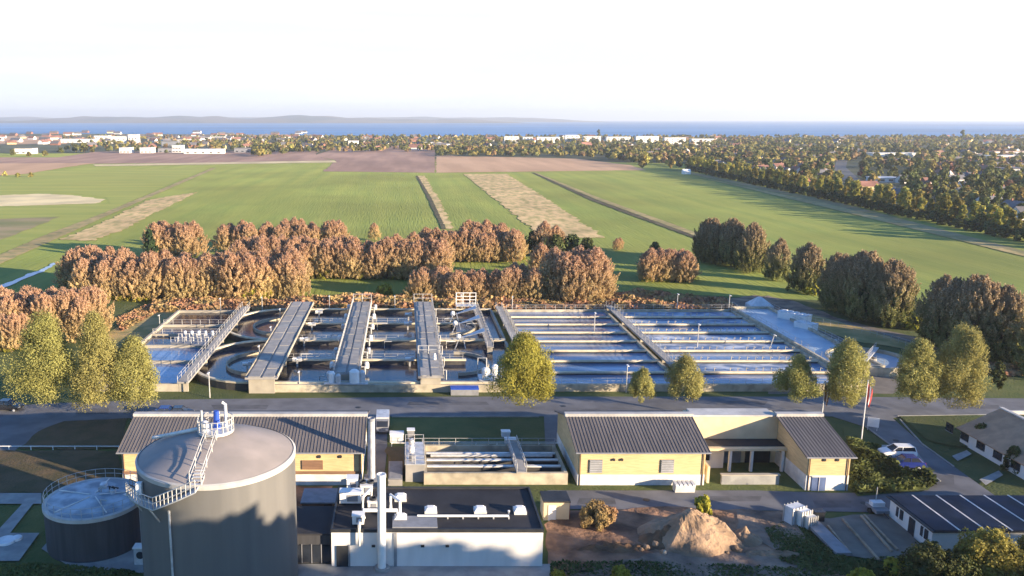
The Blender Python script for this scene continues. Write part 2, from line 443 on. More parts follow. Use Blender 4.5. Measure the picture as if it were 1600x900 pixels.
def patch(name, m, px, z, world=False, kind='structure', rag=0.0, step=3.0):
    """a flat sheet of ground; px are points of the photograph's ground plan"""
    pts = [Vector((*p, 0)) if world else P(*p) for p in px]
    if rag: pts = ragged(pts, rag, step)
    mb = MB()
    mb.add([(p.x, p.y, z) for p in pts], [tuple(range(len(pts)))])
    o = mb.build(name, m)
    if o.data.polygons[0].normal.z < 0:
        o.data.flip_normals()
    return tag(o, kind=kind)
# ------------------------------------------------------------------ setting: sea, land, fields, roads
YC = 2150.0
sea = MB(); sea.add([(-22000, YC - 300, -1.5), (22000, YC - 300, -1.5), (22000, 21800, -1.5), (-22000, 21800, -1.5)], [(0, 1, 2, 3)])
struct('sea', sea, 'sea')
gr = MB(); gr.add([(-6000, -400, -2.0), (6000, -400, -2.0), (6000, YC - 60, -2.0), (1600, YC - 40, -2), (700, YC + 20, -2), (0, YC + 140, -2), (-700, YC + 420, -2), (-2500, YC + 700, -2), (-6000, YC + 900, -2)], [tuple(range(9))])
gr.v = [(x, y, 0.0) for x, y, z in gr.v]
struct('ground', gr, 'field')

# low hills of the far shore
def hills(name, x0, x1, y, hfun, seed, depth=1500):
    mb = MB(); n = 140; rows = 6; v = []; f = []
    for j in range(rows):
        t = j / (rows - 1)
        for i in range(n):
            x = x0 + (x1 - x0) * i / (n - 1)
            e = min(1, i / 8, (n - 1 - i) / 14)
            h = hfun(x) * max(0, e) * math.sin(math.pi * min(1, t * 0.5 + 0.02) ) * (0.85 + 0.3 * noise.noise(Vector((x * .0016, j * .8, seed))))
            v.append((x + 60 * noise.noise(Vector((x * .001, j, seed))), y + t * depth, -1.6 + max(0, h)))
    for j in range(rows - 1):
        for i in range(n - 1):
            f.append((j * n + i, j * n + i + 1, (j + 1) * n + i + 1, (j + 1) * n + i))
    mb.add([(x, y, -1.6 + (z + 1.6) * 1.12) for x, y, z in v], f)
    return tag(mb.build(name, 'hill', smooth=True), kind='structure')
def hf(x):
    return 45 + 48 * math.exp(-((x + 1250) / 600) ** 2) + 30 * math.exp(-((x + 2500) / 450) ** 2) + 18 * math.exp(-((x + 3900) / 700) ** 2) + 48 * noise.noise(Vector((x * .0011, 2.2, 0))) + 22 * noise.noise(Vector((x * .0032, 5.2, 0)))
hills('hills', -7800, 1500, 9600, hf, 1.0)
hills('hills', -9000, 3400, 13200, lambda x: 78 + 20 * noise.noise(Vector((x * .0008, 9.2, 0))), 4.0)

# fields
patch('town_ground', 'townground', [(-5900, 1130), (-330, 1130), (-200, 1010), (60, 960), (300, 860), (262, 740), (262, 262), (5900, 200), (5900, YC - 70), (1600, YC - 50), (700, YC), (0, YC + 120), (-700, YC + 400), (-2500, YC + 680), (-5900, YC + 880)], 0.05, world=True)
patch('ploughed_field', 'plough', [(505, 268), (680, 270), (680, 226), (555, 225), (488, 243), (525, 251)], 0.10, rag=3.0, step=9.0)
patch('stubble_field', 'stubble', [(681, 270), (1010, 266), (985, 258), (900, 248), (681, 243)], 0.10, rag=3.0, step=9.0)
patch('ploughed_field', 'plough', [(-60, 262), (-60, 246), (90, 246), (150, 237), (500, 236), (490, 243), (527, 253), (150, 256)], 0.14, rag=3.0, step=9.0)
patch('stubble_field', 'stubble', [(-80, 280), (-80, 256), (150, 255), (100, 262), (40, 272)], 0.20, rag=3.0, step=9.0)
patch('stubble_strip', 'pale', [(145, 257.5), (522, 251), (527, 254), (150, 260)], 0.22)
patch('stubble_field', 'stubble', [(-60, 226), (-60, 213), (95, 213), (105, 225)], 0.10, rag=3.0, step=9.0)
patch('bare_field', 'pale', [(-60, 308), (60, 303), (110, 305), (165, 312), (150, 318), (60, 321), (-60, 324)], 0.12, rag=2.6, step=2.5)
patch('meadow', 'field2', [(-60, 309), (-60, 283), (60, 268), (320, 262), (160, 335), (60, 385), (-200, 420), (-200, 325), (172, 318), (165, 308), (110, 302)], 0.06)
patch('ploughed_field', 'fallow', [(-60, 345), (95, 339), (60, 352), (10, 372), (-60, 392)], 0.12, rag=3.0, step=9.0)
patch('farm_track', 'drygrass', [(-90, 438), (60, 372), (165, 332), (330, 263), (338, 263), (180, 332), (85, 375), (-60, 440)], 0.132, rag=.7, step=1.5)
patch('reed_strip', 'reeds', [(95, 375), (160, 348), (235, 312), (310, 300), (265, 322), (190, 360), (150, 376)], 0.14, rag=2.6, step=2.5)
patch('reed_strip', 'reeds', [(650, 275), (664, 275), (688, 315), (708, 358), (692, 358), (672, 310)], 0.14, rag=2.6, step=2.5)
patch('ditch', 'ditch', [(650, 275), (653, 275), (676, 313), (697, 358), (690, 358), (668, 310)], 0.17, rag=.8, step=2.5)
patch('reed_strip', 'reeds', [(724, 272), (792, 272), (850, 308), (945, 372), (850, 372), (790, 325)], 0.14, rag=2.6, step=2.5)
patch('ditch', 'ditch', [(831, 270), (834, 270), (930, 312), (1092, 371), (1088, 374), (925, 314)], 0.17, rag=.8, step=2.5)
patch('dry_bank', 'drygrass', [(834.5, 270), (838, 270), (938, 310), (1095, 366), (1092, 371), (932, 312)], 0.15, rag=.7, step=1.5)
patch('farm_track', 'fallow', [(1060, 268), (1075, 268), (1300, 314), (1640, 403), (1640, 409), (1290, 318)], 0.14, rag=.7, step=1.5)
patch('dry_bank', 'drygrass', [(1085, 275), (1290, 318), (1640, 407), (1640, 411), (1280, 322)], 0.17, rag=.7, step=1.5)
patch('stream', 'icewater', [(-30, 455), (20, 440), (40, 430), (60, 424), (84, 411), (88, 413), (66, 426), (44, 434), (25, 443), (-20, 460)], 0.16, rag=.7, step=1.5)
patch('lane', 'asphalt2', [(1308, 246), (1325, 246), (1322, 262), (1345, 282), (1400, 292), (1400, 296), (1330, 290), (1302, 270)], 0.16)

patch('bare_verge', 'drygrass', [(1225, 484), (1290, 498), (1360, 518), (1425, 538), (1440, 547), (1350, 537), (1285, 519), (1235, 503)], 0.19, rag=.8, step=1.5)
patch('spoil_ground', 'mud', [(1128, 470), (1180, 462), (1235, 470), (1330, 505), (1290, 498), (1225, 486), (1150, 492)], 0.18, rag=1.2, step=2)
# the plant's yard: dull grass, roads, paving
patch('yard_grass', 'lawn', [(-150, 20), (170, 20), (200, 170), (130, 200), (60, 216), (-110, 206), (-170, 170)], 0.08, world=True)
patch('dry_verge', 'drygrass', [(170, 520), (240, 480), (470, 480), (760, 482), (1170, 482), (1240, 492), (1150, 495), (780, 490), (300, 488), (240, 530), (130, 560)], 0.11, rag=.7, step=1.5)
patch('dry_verge', 'drygrass', [(1205, 493), (1260, 497), (1420, 540), (1500, 560), (1420, 548), (1300, 520)], 0.13, rag=.7, step=1.5)
patch('gravel_path', 'gravel', [(1130, 474), (1200, 462), (1300, 496), (1440, 530), (1640, 578), (1640, 590), (1420, 540), (1260, 500), (1190, 490)], 0.12, rag=.7, step=1.5)
patch('basin_apron', 'gravel', [(1140, 490), (1230, 492), (1330, 535), (1420, 590), (1395, 616), (1200, 616)], 0.10, rag=.7, step=1.5)
patch('road', 'asphalt', [(-120, 690), (-60, 645), (60, 632), (230, 626), (700, 621), (1230, 621), (1420, 622), (1700, 625), (1700, 648), (1410, 651), (1395, 655), (1440, 695), (1560, 780), (1540, 792), (1420, 803), (1250, 800), (870, 797), (855, 768), (1180, 768), (1300, 772), (1440, 770), (1470, 755), (1350, 668), (1300, 652), (880, 652), (868, 700), (852, 700), (850, 652), (605, 652), (605, 700), (598, 775), (572, 775), (575, 652), (190, 655), (95, 668), (30, 700), (-40, 760)], 0.15)
patch('verge', 'brownlawn', [(30, 703), (60, 676), (100, 660), (200, 655), (190, 703)], 0.20, rag=.7, step=1.5)
patch('verge', 'brownlawn', [(-100, 771), (-60, 706), (185, 706), (190, 771)], 0.20, rag=.7, step=1.5)
patch('parking_bay', 'paving', [(1370, 697), (1425, 697), (1462, 748), (1420, 762)], 0.19)
patch('paving', 'paving', [(-80, 773), (65, 773), (65, 790), (-80, 790)], 0.24)
patch('paving', 'paving', [(35, 790), (52, 790), (5, 850), (-20, 850)], 0.24)
patch('paving', 'paving', [(-80, 836), (62, 836), (30, 880), (-80, 880)], 0.27)
patch('silo_apron', 'paving', [(65, 860), (120, 895), (200, 892), (235, 905), (520, 905), (860, 905), (860, 884), (520, 884), (450, 884), (440, 820), (215, 820), (100, 820)], 0.21)
patch('building_site', 'dirt', [(850, 822), (890, 800), (1010, 795), (1180, 800), (1230, 815), (1250, 850), (1330, 905), (1250, 960), (860, 960)], 0.20, rag=.7, step=1.5)
patch('mud_track', 'mud', [(880, 905), (1010, 868), (1140, 862), (1240, 880), (1380, 935), (1240, 960), (860, 960)], 0.24, rag=.7, step=1.5)
patch('mud_track', 'mud', [(1150, 800), (1240, 803), (1260, 850), (1210, 862), (1150, 830)], 0.26, rag=.7, step=1.5)
patch('compound_gravel', 'gravel', [(1275, 812), (1395, 806), (1450, 866), (1380, 880), (1330, 872)], 0.24, rag=.7, step=1.5)
patch('front_lawn', 'lawn', [(1405, 652), (1600, 648), (1700, 660), (1700, 700), (1490, 700), (1450, 690)], 0.22)
patch('front_path', 'paving', [(1487, 715), (1510, 706), (1518, 712), (1496, 723)], 0.26)
patch('front_path', 'paving', [(1530, 752), (1560, 738), (1567, 745), (1540, 761)], 0.26)
patch('soil_bed', 'brownlawn', [(605, 700), (645, 700), (645, 745), (605, 745)], 0.22, rag=.7, step=1.5)
patch('soil_bed', 'dirt', [(190, 760), (520, 762), (520, 800), (190, 800)], 0.22, rag=.7, step=1.5)
# kerb along the main road
def kerb(px, z=0.15):
    mb = MB(); pts = [P(*p) for p in px]
    for a, b in zip(pts[:-1], pts[1:]):
        mb.seg(a, b, 0.16, 0.05, z + 0.12)
    return tag(mb.build('kerb', 'paving'), kind='structure')
kerb([(205, 655), (572, 652.5)]); kerb([(612, 652.5), (842, 652.5)]); kerb([(1402, 652), (1640, 648.5)]); kerb([(1352, 668), (1469, 754)]); kerb([(1406, 657), (1440, 695), (1490, 731)])
# stones and turf of the rough ground

rp = random.Random(9)
for x0, x1, y0, y1 in ((120, 170, 640, 648), (330, 420, 634, 641), (500, 530, 644, 650), (640, 760, 629, 634), (900, 950, 640, 648), (1120, 1200, 628, 634), (1480, 1560, 634, 640), (905, 960, 780, 790), (1110, 1190, 777, 785), (1270, 1330, 784, 795), (1455, 1490, 744, 760)):
    patch('road_patch', 'asphalt_patch', [(x0, y0), (x1, y0), (x1 + rp.uniform(-6, 6), y1), (x0 + rp.uniform(-6, 6), y1)], 0.156)
for x, y in ((250, 640), (560, 638), (880, 636), (1180, 641), (1400, 690), (1452, 735), (1010, 783), (1350, 788)):
    q = P(x, y); mb = MB(); mb.lathe(q.x, q.y, [(.42, .15), (.42, .175), (.01, .18)], 16)
    tag(mb.build('drain_cover', 'dark'), 'round dark drain cover set in the asphalt road', 'drain cover', 'drain covers in the road')
# ------------------------------------------------------------------ foliage
def leaf_mesh(name, m, cen, nrm, size, aspect=1.3, upright=0.0, parent=None, loc=None):
    """many small leaf sprays, one quad each"""
    n = len(cen)
    nrm = nrm / np.maximum(1e-6, np.linalg.norm(nrm, axis=1, keepdims=True))
    r = RNG.normal(size=(n, 3))
    if upright:
        r = r * (1 - upright) + np.array([0, 0, 1.0]) * upright
    u = np.cross(nrm, r); u /= np.maximum(1e-6, np.linalg.norm(u, axis=1, keepdims=True))
    w_ = np.cross(u, nrm)
    s = size * RNG.uniform(0.6, 1.4, (n, 1))
    a, b = u * s * 0.5, w_ * s * 0.5 * aspect
    v = np.stack([cen - a - b * .6, cen + a - b, cen + a * .7 + b, cen - a * .8 + b * .8], 1).reshape(-1, 3)
    me = bpy.data.meshes.new(name)
    me.vertices.add(4 * n); me.loops.add(4 * n); me.polygons.add(n)
    if loc is not None:
        v = v - np.array(loc)
    me.vertices.foreach_set('co', v.astype(np.float32).ravel())
    me.loops.foreach_set('vertex_index', np.arange(4 * n, dtype=np.int32))
    me.polygons.foreach_set('loop_start', np.arange(0, 4 * n, 4, dtype=np.int32))
    me.update(calc_edges=True)
    me.materials.append(M[m])
    o = bpy.data.objects.new(name, me); C.objects.link(o)
    if parent is not None: o.parent = parent
    elif loc is not None: o.location = loc
    return o

def crown_points(n, z0, z1, rad, prof, clumps, cr, lump=0.25, seed=0, plume=1.25):
    """leaf positions gathered in clumps round the outside of an uneven envelope"""
    rg = np.random.default_rng(seed)
    t = rg.uniform(0.02, 1, clumps) ** 0.85
    ang = rg.uniform(0, 2 * math.pi, clumps)
    pr = np.array([prof(x) for x in t]) * rad
    lob = 1 + lump * np.sin(ang * 2 + rg.uniform(0, 6)) * rg.uniform(.2, 1, clumps) + lump * rg.normal(size=clumps) * .5
    lob *= np.array([1 + .42 * noise.noise(Vector((math.cos(a) * 1.1, math.sin(a) * 1.1, x * 2.2 + seed * 1.7))) for a, x in zip(ang, t)])
    q = pr * lob * np.sqrt(rg.uniform(0.25, 1.0, clumps))
    cc = np.stack([q * np.cos(ang), q * np.sin(ang), z0 + (z1 - z0) * t], 1)
    k = rg.integers(0, clumps, n)
    d = rg.normal(size=(n, 3)); d /= np.linalg.norm(d, axis=1, keepdims=True)
    rr = cr * rg.uniform(0.35, 1.05, (n, 1)) ** 0.6 * rg.uniform(.6, 1.2, (clumps, 1))[k]
    p = cc[k] + d * rr * np.array([1, 1, 1.25] if plume < 1.5 else [.72, .72, plume])
    if plume >= 1.5:      # upright twig plumes, pointed at the top
        tp = np.clip(1 - .75 * np.clip(d[:, 2:3], 0, 1), .1, 1)
        p[:, :2] = cc[k][:, :2] + (p[:, :2] - cc[k][:, :2]) * tp
        lean = cc[k][:, :2] / max(.1, rad) * .55      # the stems fan out as they rise
        p[:, :2] += lean * (d[:, 2:3] * rr * plume)
    axis = np.stack([np.zeros(n), np.zeros(n), z0 + (z1 - z0) * 0.4 * np.ones(n)], 1)
    out = p - axis; out /= np.maximum(1e-6, np.linalg.norm(out, axis=1, keepdims=True))
    nr = d * 0.55 + out * 0.6 + rg.normal(size=(n, 3)) * 0.6
    if plume >= 1.5:
        nr = nr + rg.normal(size=(n, 3)) * .45
    return p, nr, cc

def trunk_mb(h, r, cc, limbs=7, seed=0):
    rg = random.Random(seed)
    mb = MB()
    b = rg.uniform(-.3, .3)
    mb.tube([(0, 0, -0.1), (b * .3, 0, h * .35), (b, b * .5, h * .75)], r, 7, r * .35)
    for i in range(limbs):
        c = cc[rg.randrange(len(cc))]
        z = h * rg.uniform(.25, .55)
        mb.tube([(b * .3, 0, z), (c[0] * .5, c[1] * .5, z + (c[2] - z) * .6), tuple(c)], r * .35, 5, r * .08)
    return mb

def ovoid(t): return (math.sin(math.pi * min(1, max(0, t)) ** 0.8) ** 0.65) if t > 0 else 0
def egg(t): return max(0.05, math.sin(math.pi * (0.12 + 0.88 * t) ** 0.62)) ** 0.7
def bushy(t): return max(.05, (1 - t ** 3.2)) ** .75 * (0.8 + .2 * min(1, t * 4))
def cone(t): return max(.04, 1 - t) ** .85
def dome_(t): return math.sqrt(max(0.02, 1 - t * t * .96))
def column(t): return max(.1, math.sin(math.pi * (0.15 + .85 * t) ** .7)) ** .5

def tree(name, label, cat, m, h, rad, base, n, leaf, prof=ovoid, clumps=70, cr=None, tr=0.22, seed=0, loc=(0, 0, 0), group=None, aspect=1.3, upright=0.0, lump=.25, extra=None, limbs=7, plume=1.25):
    t = thing(name, label, cat, loc, group)
    if name == 'broadleaf_tree': base += .1
    cr = cr or rad * .28
    p, nr, cc = crown_points(n, base + cr * .5, h - cr * .9, rad - cr * .6, prof, clumps, cr, lump, seed, plume)
    cn = leaf_mesh('crown', m, p, nr, leaf, aspect, upright, t)
    if extra:
        em, frac, ez = extra
        e, er, _ = crown_points(int(n * frac), .2, h * ez, rad * .85, lambda q: 1 - .5 * q, max(8, clumps // 5), cr, lump, seed + 99)
        leaf_mesh('lower_leaves', em, e, er, leaf, aspect, upright, t)
    trunk_mb(h * .85, tr, cc, limbs, seed).build('trunk', 'bark', t)
    return t

PROTO_AT = 0
def place(first, used, loc, rz, sc, label=None, group=None):
    """the first call moves the original, every later one copies it with its parts"""
    if first.name not in used:
        used.add(first.name)
        first.location = loc; first.rotation_euler = (0, 0, rz); first.scale = sc
        if label: first['label'] = label
        if group: first['group'] = group
        return first
    return dup(first, loc, rz, sc, label, group)
USED = set()

# ---- the roadside trees between road and basins, each its own
def road_tree(x, yb, yt, wpx, label, m, prof, base, n, leaf, seed, kind='broadleaf_tree', clumps=90, lump=.25):
    p = P(x, yb); h = hz(yb, yt); rad = wpx * mpp(yb) / 2
    return tree(kind, label, 'tree', m, h, rad, base, n, leaf, prof, clumps, seed=seed, loc=p, tr=.10 + h * .016, lump=lump, group='trees along the main road', aspect=1.8)
road_tree(80, 658, 487, 108, 'largest olive-yellow tree, beside the dark car at the bend of the road', 'linden', egg, 3.2, 52000, .105, 1, clumps=300)
road_tree(158, 660, 486, 84, 'tall narrow olive tree, middle one of three by the worn brown lawn', 'linden', egg, 2.8, 42000, .105, 2, clumps=260)
road_tree(215, 655, 524, 86, 'broad olive tree nearest the small blue basins', 'linden', egg, 2.4, 42000, .105, 3, clumps=240)
road_tree(815, 658, 519, 106, 'big bright yellow-green willow standing alone in front of the lane basins', 'willow', egg, 2.8, 52000, .11, 4, clumps=130, lump=.22)
road_tree(1001, 645, 574, 46, 'smallest young olive tree on the lit gravel verge', 'linden', egg, 2.2, 14000, .09, 5, clumps=80)
road_tree(1066, 643, 555, 70, 'round olive tree beside the lit gravel patch', 'linden', egg, 2.2, 21000, .1, 6, clumps=110)
road_tree(1240, 648, 552, 66, 'olive tree behind the narrow block with the blue door', 'linden', egg, 2.4, 21000, .1, 8, clumps=90, lump=.35)
road_tree(1315, 655, 530, 76, 'pointed yellow-olive tree between the two flagpoles', 'linden', ovoid, 2.2, 28000, .105, 9, clumps=150)
road_tree(1424, 653, 527, 66, 'narrow olive tree at the road junction', 'linden', ovoid, 1.8, 24000, .105, 10, clumps=130)
road_tree(1490, 655, 507, 78, 'tallest olive tree on the front lawn', 'linden', column, 2.2, 33000, .105, 12, clumps=180)
road_tree(1557, 612, 565, 26, 'thin young sapling on the verge beside the brown hedge', 'greenleaf', egg, .8, 900, .3, 13, clumps=25)

# ---- autumn groves behind the basins
ALD = [tree('alder_tree', 'rust brown alder', 'tree', 'alder', 10.0 + i * .3, 3.5 + .25 * (i % 3), 0.3, 18000, .11, bushy, 330, 0.48, .16, 40 + i, aspect=2.8, upright=.55, lump=.15, plume=1.7, extra=('alderlow', .10, .3) if i % 3 == 0 else None, limbs=9) for i in range(6)]
def grove(a, b, rows, n, ytop, label, group, dy=4.2, jit=1.5, protos=ALD, hvar=.06, wid=1.0):
    A, B = P(*a), P(*b)
    h = hz((a[1] + b[1]) / 2, ytop)
    for r in range(rows):
        n_ = max(1, round(n * 1.25)) if n > 3 else n
        for i in range(n_):
            t = (i + .5 + .35 * (r % 2) + random.uniform(-.18, .18)) / (n_ + .35)
            p = A.lerp(B, t) + Vector((random.uniform(-jit, jit), r * dy + random.uniform(-jit, jit), 0))
            pr = random.choice(protos)
            s = h / 10.6 * random.uniform(1 - hvar, 1 + hvar)
            place(pr, USED, p, random.uniform(0, 6.28), (s * wid * 1.12, s * wid * 1.12, s), label, group)
grove((130, 468), (472, 467), 3, 14, 402, 'rust-brown alder in the long grove just behind the small blue basins', 'front row of the west grove')
grove((100, 455), (165, 448), 2, 4, 388, 'tall rust-brown alder at the end of the grove by the stream', 'end clump of the west grove')
grove((375, 432), (705, 438), 3, 15, 378, 'orange-brown alder in the middle row of the grove', 'middle row of the grove')
grove((345, 395), (545, 393), 2, 10, 349, 'pale brown alder in the farthest row against the green field', 'far row of the grove')
grove((645, 408), (820, 410), 2, 9, 362, 'orange-brown alder in the far row beside the reed strip', 'far row beside the reeds')
grove((720, 403), (800, 405), 2, 4, 350, 'tallest orange-brown alder of the far row beside the reed strip', 'tall clump beside the reeds')
grove((648, 468), (760, 470), 2, 6, 426, 'small rust-orange alder in the near clump behind the bridges', 'near clump behind the bridges')
grove((765, 470), (848, 470), 2, 5, 421, 'small rust-orange alder in the near clump behind the willow', 'near clump behind the willow')
grove((872, 474), (938, 472), 2, 4, 396, 'large rust-orange alder at the near clump\'s wide end', 'wide end of the near clump')
grove((838, 432), (862, 432), 1, 2, 382, 'slim orange alder between the two grove rows', 'slim alders between the rows')
grove((232, 404), (300, 404), 2, 5, 352, 'light brown alder in the small block beside the dark fir', 'small block by the fir')
grove((578, 376), (588, 376), 1, 1, 347, 'single round brown alder alone at the field edge', None)
grove((-30, 530), (140, 532), 3, 8, 462, 'rust-orange alder in the clump behind the olive trees', 'clump behind the olive trees')
grove((-20, 545), (60, 545), 1, 4, 492, 'low yellow-brown alder at the foot of the clump', 'low edge of the clump behind the olive trees')
grove((1006, 440), (1084, 440), 2, 6, 394, 'orange-red bush in the block standing alone on the dark meadow', 'orange bush block on the meadow', dy=3, wid=1.1)
grove((950, 392), (985, 390), 1, 2, 374, 'tiny russet bush on the field edge', 'tiny bushes on the field edge')

FIR = tree('fir_tree', 'dark fir tree', 'tree', 'fir', 10.5, 2.6, .3, 2600, .5, cone, 60, .8, .2, 60)
place(FIR, USED, P(236, 410), 0, (1, 1, 1), 'tall dark green fir beside the light brown alders')
DG = [tree('round_tree', 'dark green round tree', 'tree', 'greenleaf', 9.0, 4.0, .4, 2600, .55, dome_, 50, 1.2, .2, 64 + i) for i in range(2)]
for x, y, s in ((832, 398, .92), (868, 402, .85), (893, 400, .8), (917, 402, .72)):
    place(DG[x % 2], USED, P(x, y), random.uniform(0, 6), (s * 1.0, s, s), 'dark green tree in the far row between brown alders and reeds', 'dark green trees of the far row')
place(DG[0], USED, P(1022, 398), 1, (.55, .55, .5), 'dark green bush behind the orange bush block')
place(DG[1], USED, P(1062, 408), 1, (.35, .35, .35), 'smallest dark bush behind the orange bush block')
grove((850, 398), (880, 398), 1, 2, 350, 'brown alder rising above the dark green trees', 'brown alders among dark green trees')

# ---- the big half-bare hedge trees on the right of the plant
BARE = [tree('hedge_tree', 'half bare tree', 'tree', 'bare', 11.0, 4.6, 0.2, 44000, .11, bushy, 420, .58, .22, 70 + i, aspect=2.4, upright=.55, lump=.18, plume=1.7, extra=('greenleaf', (.12, .3, .16)[i], (.42, .7, .5)[i]), limbs=10) for i in range(3)]
HB = [(1112, 412, 345, 'farthest tree of the brown hedge, dark and half bare', 'a'), (1142, 417, 345, 0, 'a'), (1172, 425, 352, 0, 'a'),
      (1214, 438, 376, 0, 'b'), (1258, 457, 383, 0, 'c'), (1312, 488, 402, 0, 'd'), (1352, 503, 399, 0, 'd'), (1392, 510, 412, 0, 'd'),
      (1482, 548, 440, 0, 'e'), (1520, 562, 438, 0, 'e'), (1560, 566, 452, 0, 'e'), (1640, 590, 470, 0, 'f')]
HLAB = {'a': 'half-bare dark tree in the farthest clump of the brown hedge', 'b': 'dark green half-bare tree standing between two hedge clumps', 'c': 'brown-topped tree with a yellow-green foot in the middle of the hedge',
        'd': 'half-bare tree in the large middle clump of the brown hedge', 'e': 'half-bare tree in the nearest clump of the brown hedge', 'f': 'half-bare hedge tree past the nearest clump'}
for i, (x, yb, yt, l, g) in enumerate(HB):
    h = hz(yb, yt); s = h / 10.6
    for k in range(2 if g in 'ade' else 1):
        q = P(x, yb) + Vector((k * random.uniform(.5, 2), k * random.uniform(4, 6), 0))
        place(BARE[(i + k) % 3], USED, q, random.uniform(0, 6), (s * .85, s * .85, s * (1 - .04 * k)), HLAB[g], 'brown hedge ' + {'a': 'far clump', 'b': 'gap tree', 'c': 'middle tree', 'd': 'large clump', 'e': 'near clump', 'f': 'end tree'}[g])
LB_ = tree('shrub', 'low yellow green shrub', 'shrub', 'alderlow', 3.2, 2.0, .05, 900, .4, dome_, 25, .6, .06, 80)
for x, y, s in ((1268, 460, 1.1), (1425, 515, 1), (1440, 512, .9), (1596, 566, 1.2), (600, 462, 1.1), (100, 452, .8), (1020, 545, .01)):
    if s > .1: place(LB_, USED, P(x, y), x, (s, s, s), {1268: 'yellow-green shrub at the foot of the middle hedge tree', 1425: 'yellow-green shrub ending the large hedge clump', 1440: 'rusty low shrub in the hedge gap', 1596: 'yellow shrub at the foot of the nearest hedge clump', 600: 'lone yellow-green shrub on the shaded grass behind the bridges', 100: 'yellowish shrub by the stream'}[x])

# ---- poplar row between the green field and the town
POP = [tree('poplar_tree', 'yellow green poplar', 'tree', 'poplar', 12.0, 2.7, .3, 1500, .62, column, 36, .9, .18, 90 + i, upright=.3, lump=.3, limbs=4) for i in range(4)]
k = 0
for i in range(104):
    t = i / 103.0
    Y = 296 + (770 - 296) * t
    X = 236 + 26 * t + random.uniform(-1.5, 1.5)
    s = random.uniform(.78, 1.08)
    place(POP[i % 4], USED, (X, Y + random.uniform(-1.5, 1.5), 0), random.uniform(0, 6), (s * 1.1, s * 1.1, s), 'yellow-green poplar in the long row between field and town', 'poplar row beside the green field')
HG = [tree('bush', 'dark bush', 'shrub', 'greenleaf', 5.0, 3.2, .1, 700, .7, dome_, 22, 1.0, .1, 95 + i, limbs=2) for i in range(2)]
for i in range(48):
    t = i / 47.0
    Y = 290 + (750 - 290) * t
    place(HG[i % 2], USED, (231 + 24 * t + random.uniform(-1, 1), Y, 0), random.uniform(0, 6), (1.15, 1.15, random.uniform(.8, 1.15)), 'dark green bush at the foot of the poplar row', 'bushes below the poplar row')

# ---- trees of the town: near ones one by one, the rest a mass
TT = []
for i in range(9):
    TT.append(tree('town_tree', 'town tree', 'tree', ('town1', 'town2', 'town1', 'town3', 'town1', 'town2', 'town1', 'town1', 'town2')[i], (9, 8, 11, 8, 7, 12, 9, 13, 7)[i], (3.6, 3.4, 3.8, 3.3, 3.4, 2.8, 4.2, 2.6, 3)[i], .8, 420, 1.05, (dome_, egg, ovoid, egg, dome_, column, dome_, column, egg)[i], 24, 1.15, .2, 110 + i, limbs=2, lump=.35))
TLAB = {'town1': ('dark green tree in the nearer streets of the town', 'dark green town trees'), 'town2': ('ochre yellow tree in the nearer streets of the town', 'ochre town trees'), 'town3': ('russet red tree in the nearer streets of the town', 'russet town trees')}
PLACES = []      # where houses stand, so trees keep off them
def free(x, y, r=9):
    return all((x - a) ** 2 + (y - b) ** 2 > r * r for a, b in PLACES if abs(x - a) < r)

def far_mass(name, m, pts, kind='stuff'):
    cs, ns = [], []
    for (x, y, h, r) in pts:
        n = 46 if y < 1250 else 26
        d = RNG.normal(size=(n, 3)); d /= np.linalg.norm(d, axis=1, keepdims=True); d[:, 2] = np.abs(d[:, 2]) * 1.1 - .25
        rr = r * RNG.uniform(.75, 1.1, (n, 1))
        cs.append(np.array([x, y, h * .5]) + d * rr * np.array([1, 1, h * .5 / r]))
        ns.append(d + RNG.normal(size=(n, 3)) * .3)
    o = leaf_mesh(name, m, np.concatenate(cs), np.concatenate(ns), 2.3, 1.2, 0)
    return tag(o, kind=kind)
# ------------------------------------------------------------------ the town
def house(label, wm, rm, L=12.0, W=8.0, wall=2.9, ridge=5.8, windows=True):
    t = thing('house', label, 'house')
    b = MB(); b.box(0, 0, 0, L, W, wall)
    b.extrude([(-W / 2, wall), (W / 2, wall), (0, ridge)], -L / 2, L / 2)
    b.build('wall', wm, t)
    r = MB(); o = .4; k = (ridge - wall) / (W / 2)
    for s in (-1, 1):
        r.slab([(-L / 2 - o, s * (W / 2 + o), wall - o * k + .12), (L / 2 + o, s * (W / 2 + o), wall - o * k + .12), (L / 2 + o, 0, ridge + .12), (-L / 2 - o, 0, ridge + .12)], .12)
    rf = r.build('roof', rm, t)
    MB().box(L * .2, .5, ridge - .6, .7, .7, 1.6).build('chimney', 'wallred', rf)
    if windows:
        for s in (-1, 1):
            for x in (-L * .3, 0, L * .3):
                w_ = MB().box(x, s * (W / 2 + .02), .9, 1.5, .1, 1.2); w_.build('window', 'glass', t)
            MB().box(s * (L / 2 + .02), 0, .9, .1, 1.4, 1.3).build('window', 'glass', t)
    return t
HS = []
for wl, wm in (('white', 'wallwhite'), ('yellow', 'wallyellow'), ('red brick', 'wallred')):
    for rl, rm in (('red tiled', 'roofred'), ('grey', 'roofgrey')):
        HS.append((house('x', wm, rm), '%s house with a %s roof among the nearer town trees' % (wl, rl), '%s houses with %s roofs' % (wl, rl)))
        HS.append((house('x', wm, rm, L=15, W=9, wall=3.2, ridge=7, windows=False), 'far %s house with a %s roof in the town by the sea' % (wl, rl), 'far %s houses with %s roofs' % (wl, rl)))
rt = random.Random(5)
def in_view(x, y):
    return -.52 * y - 15 < x < .80 * y + 15
n = 0
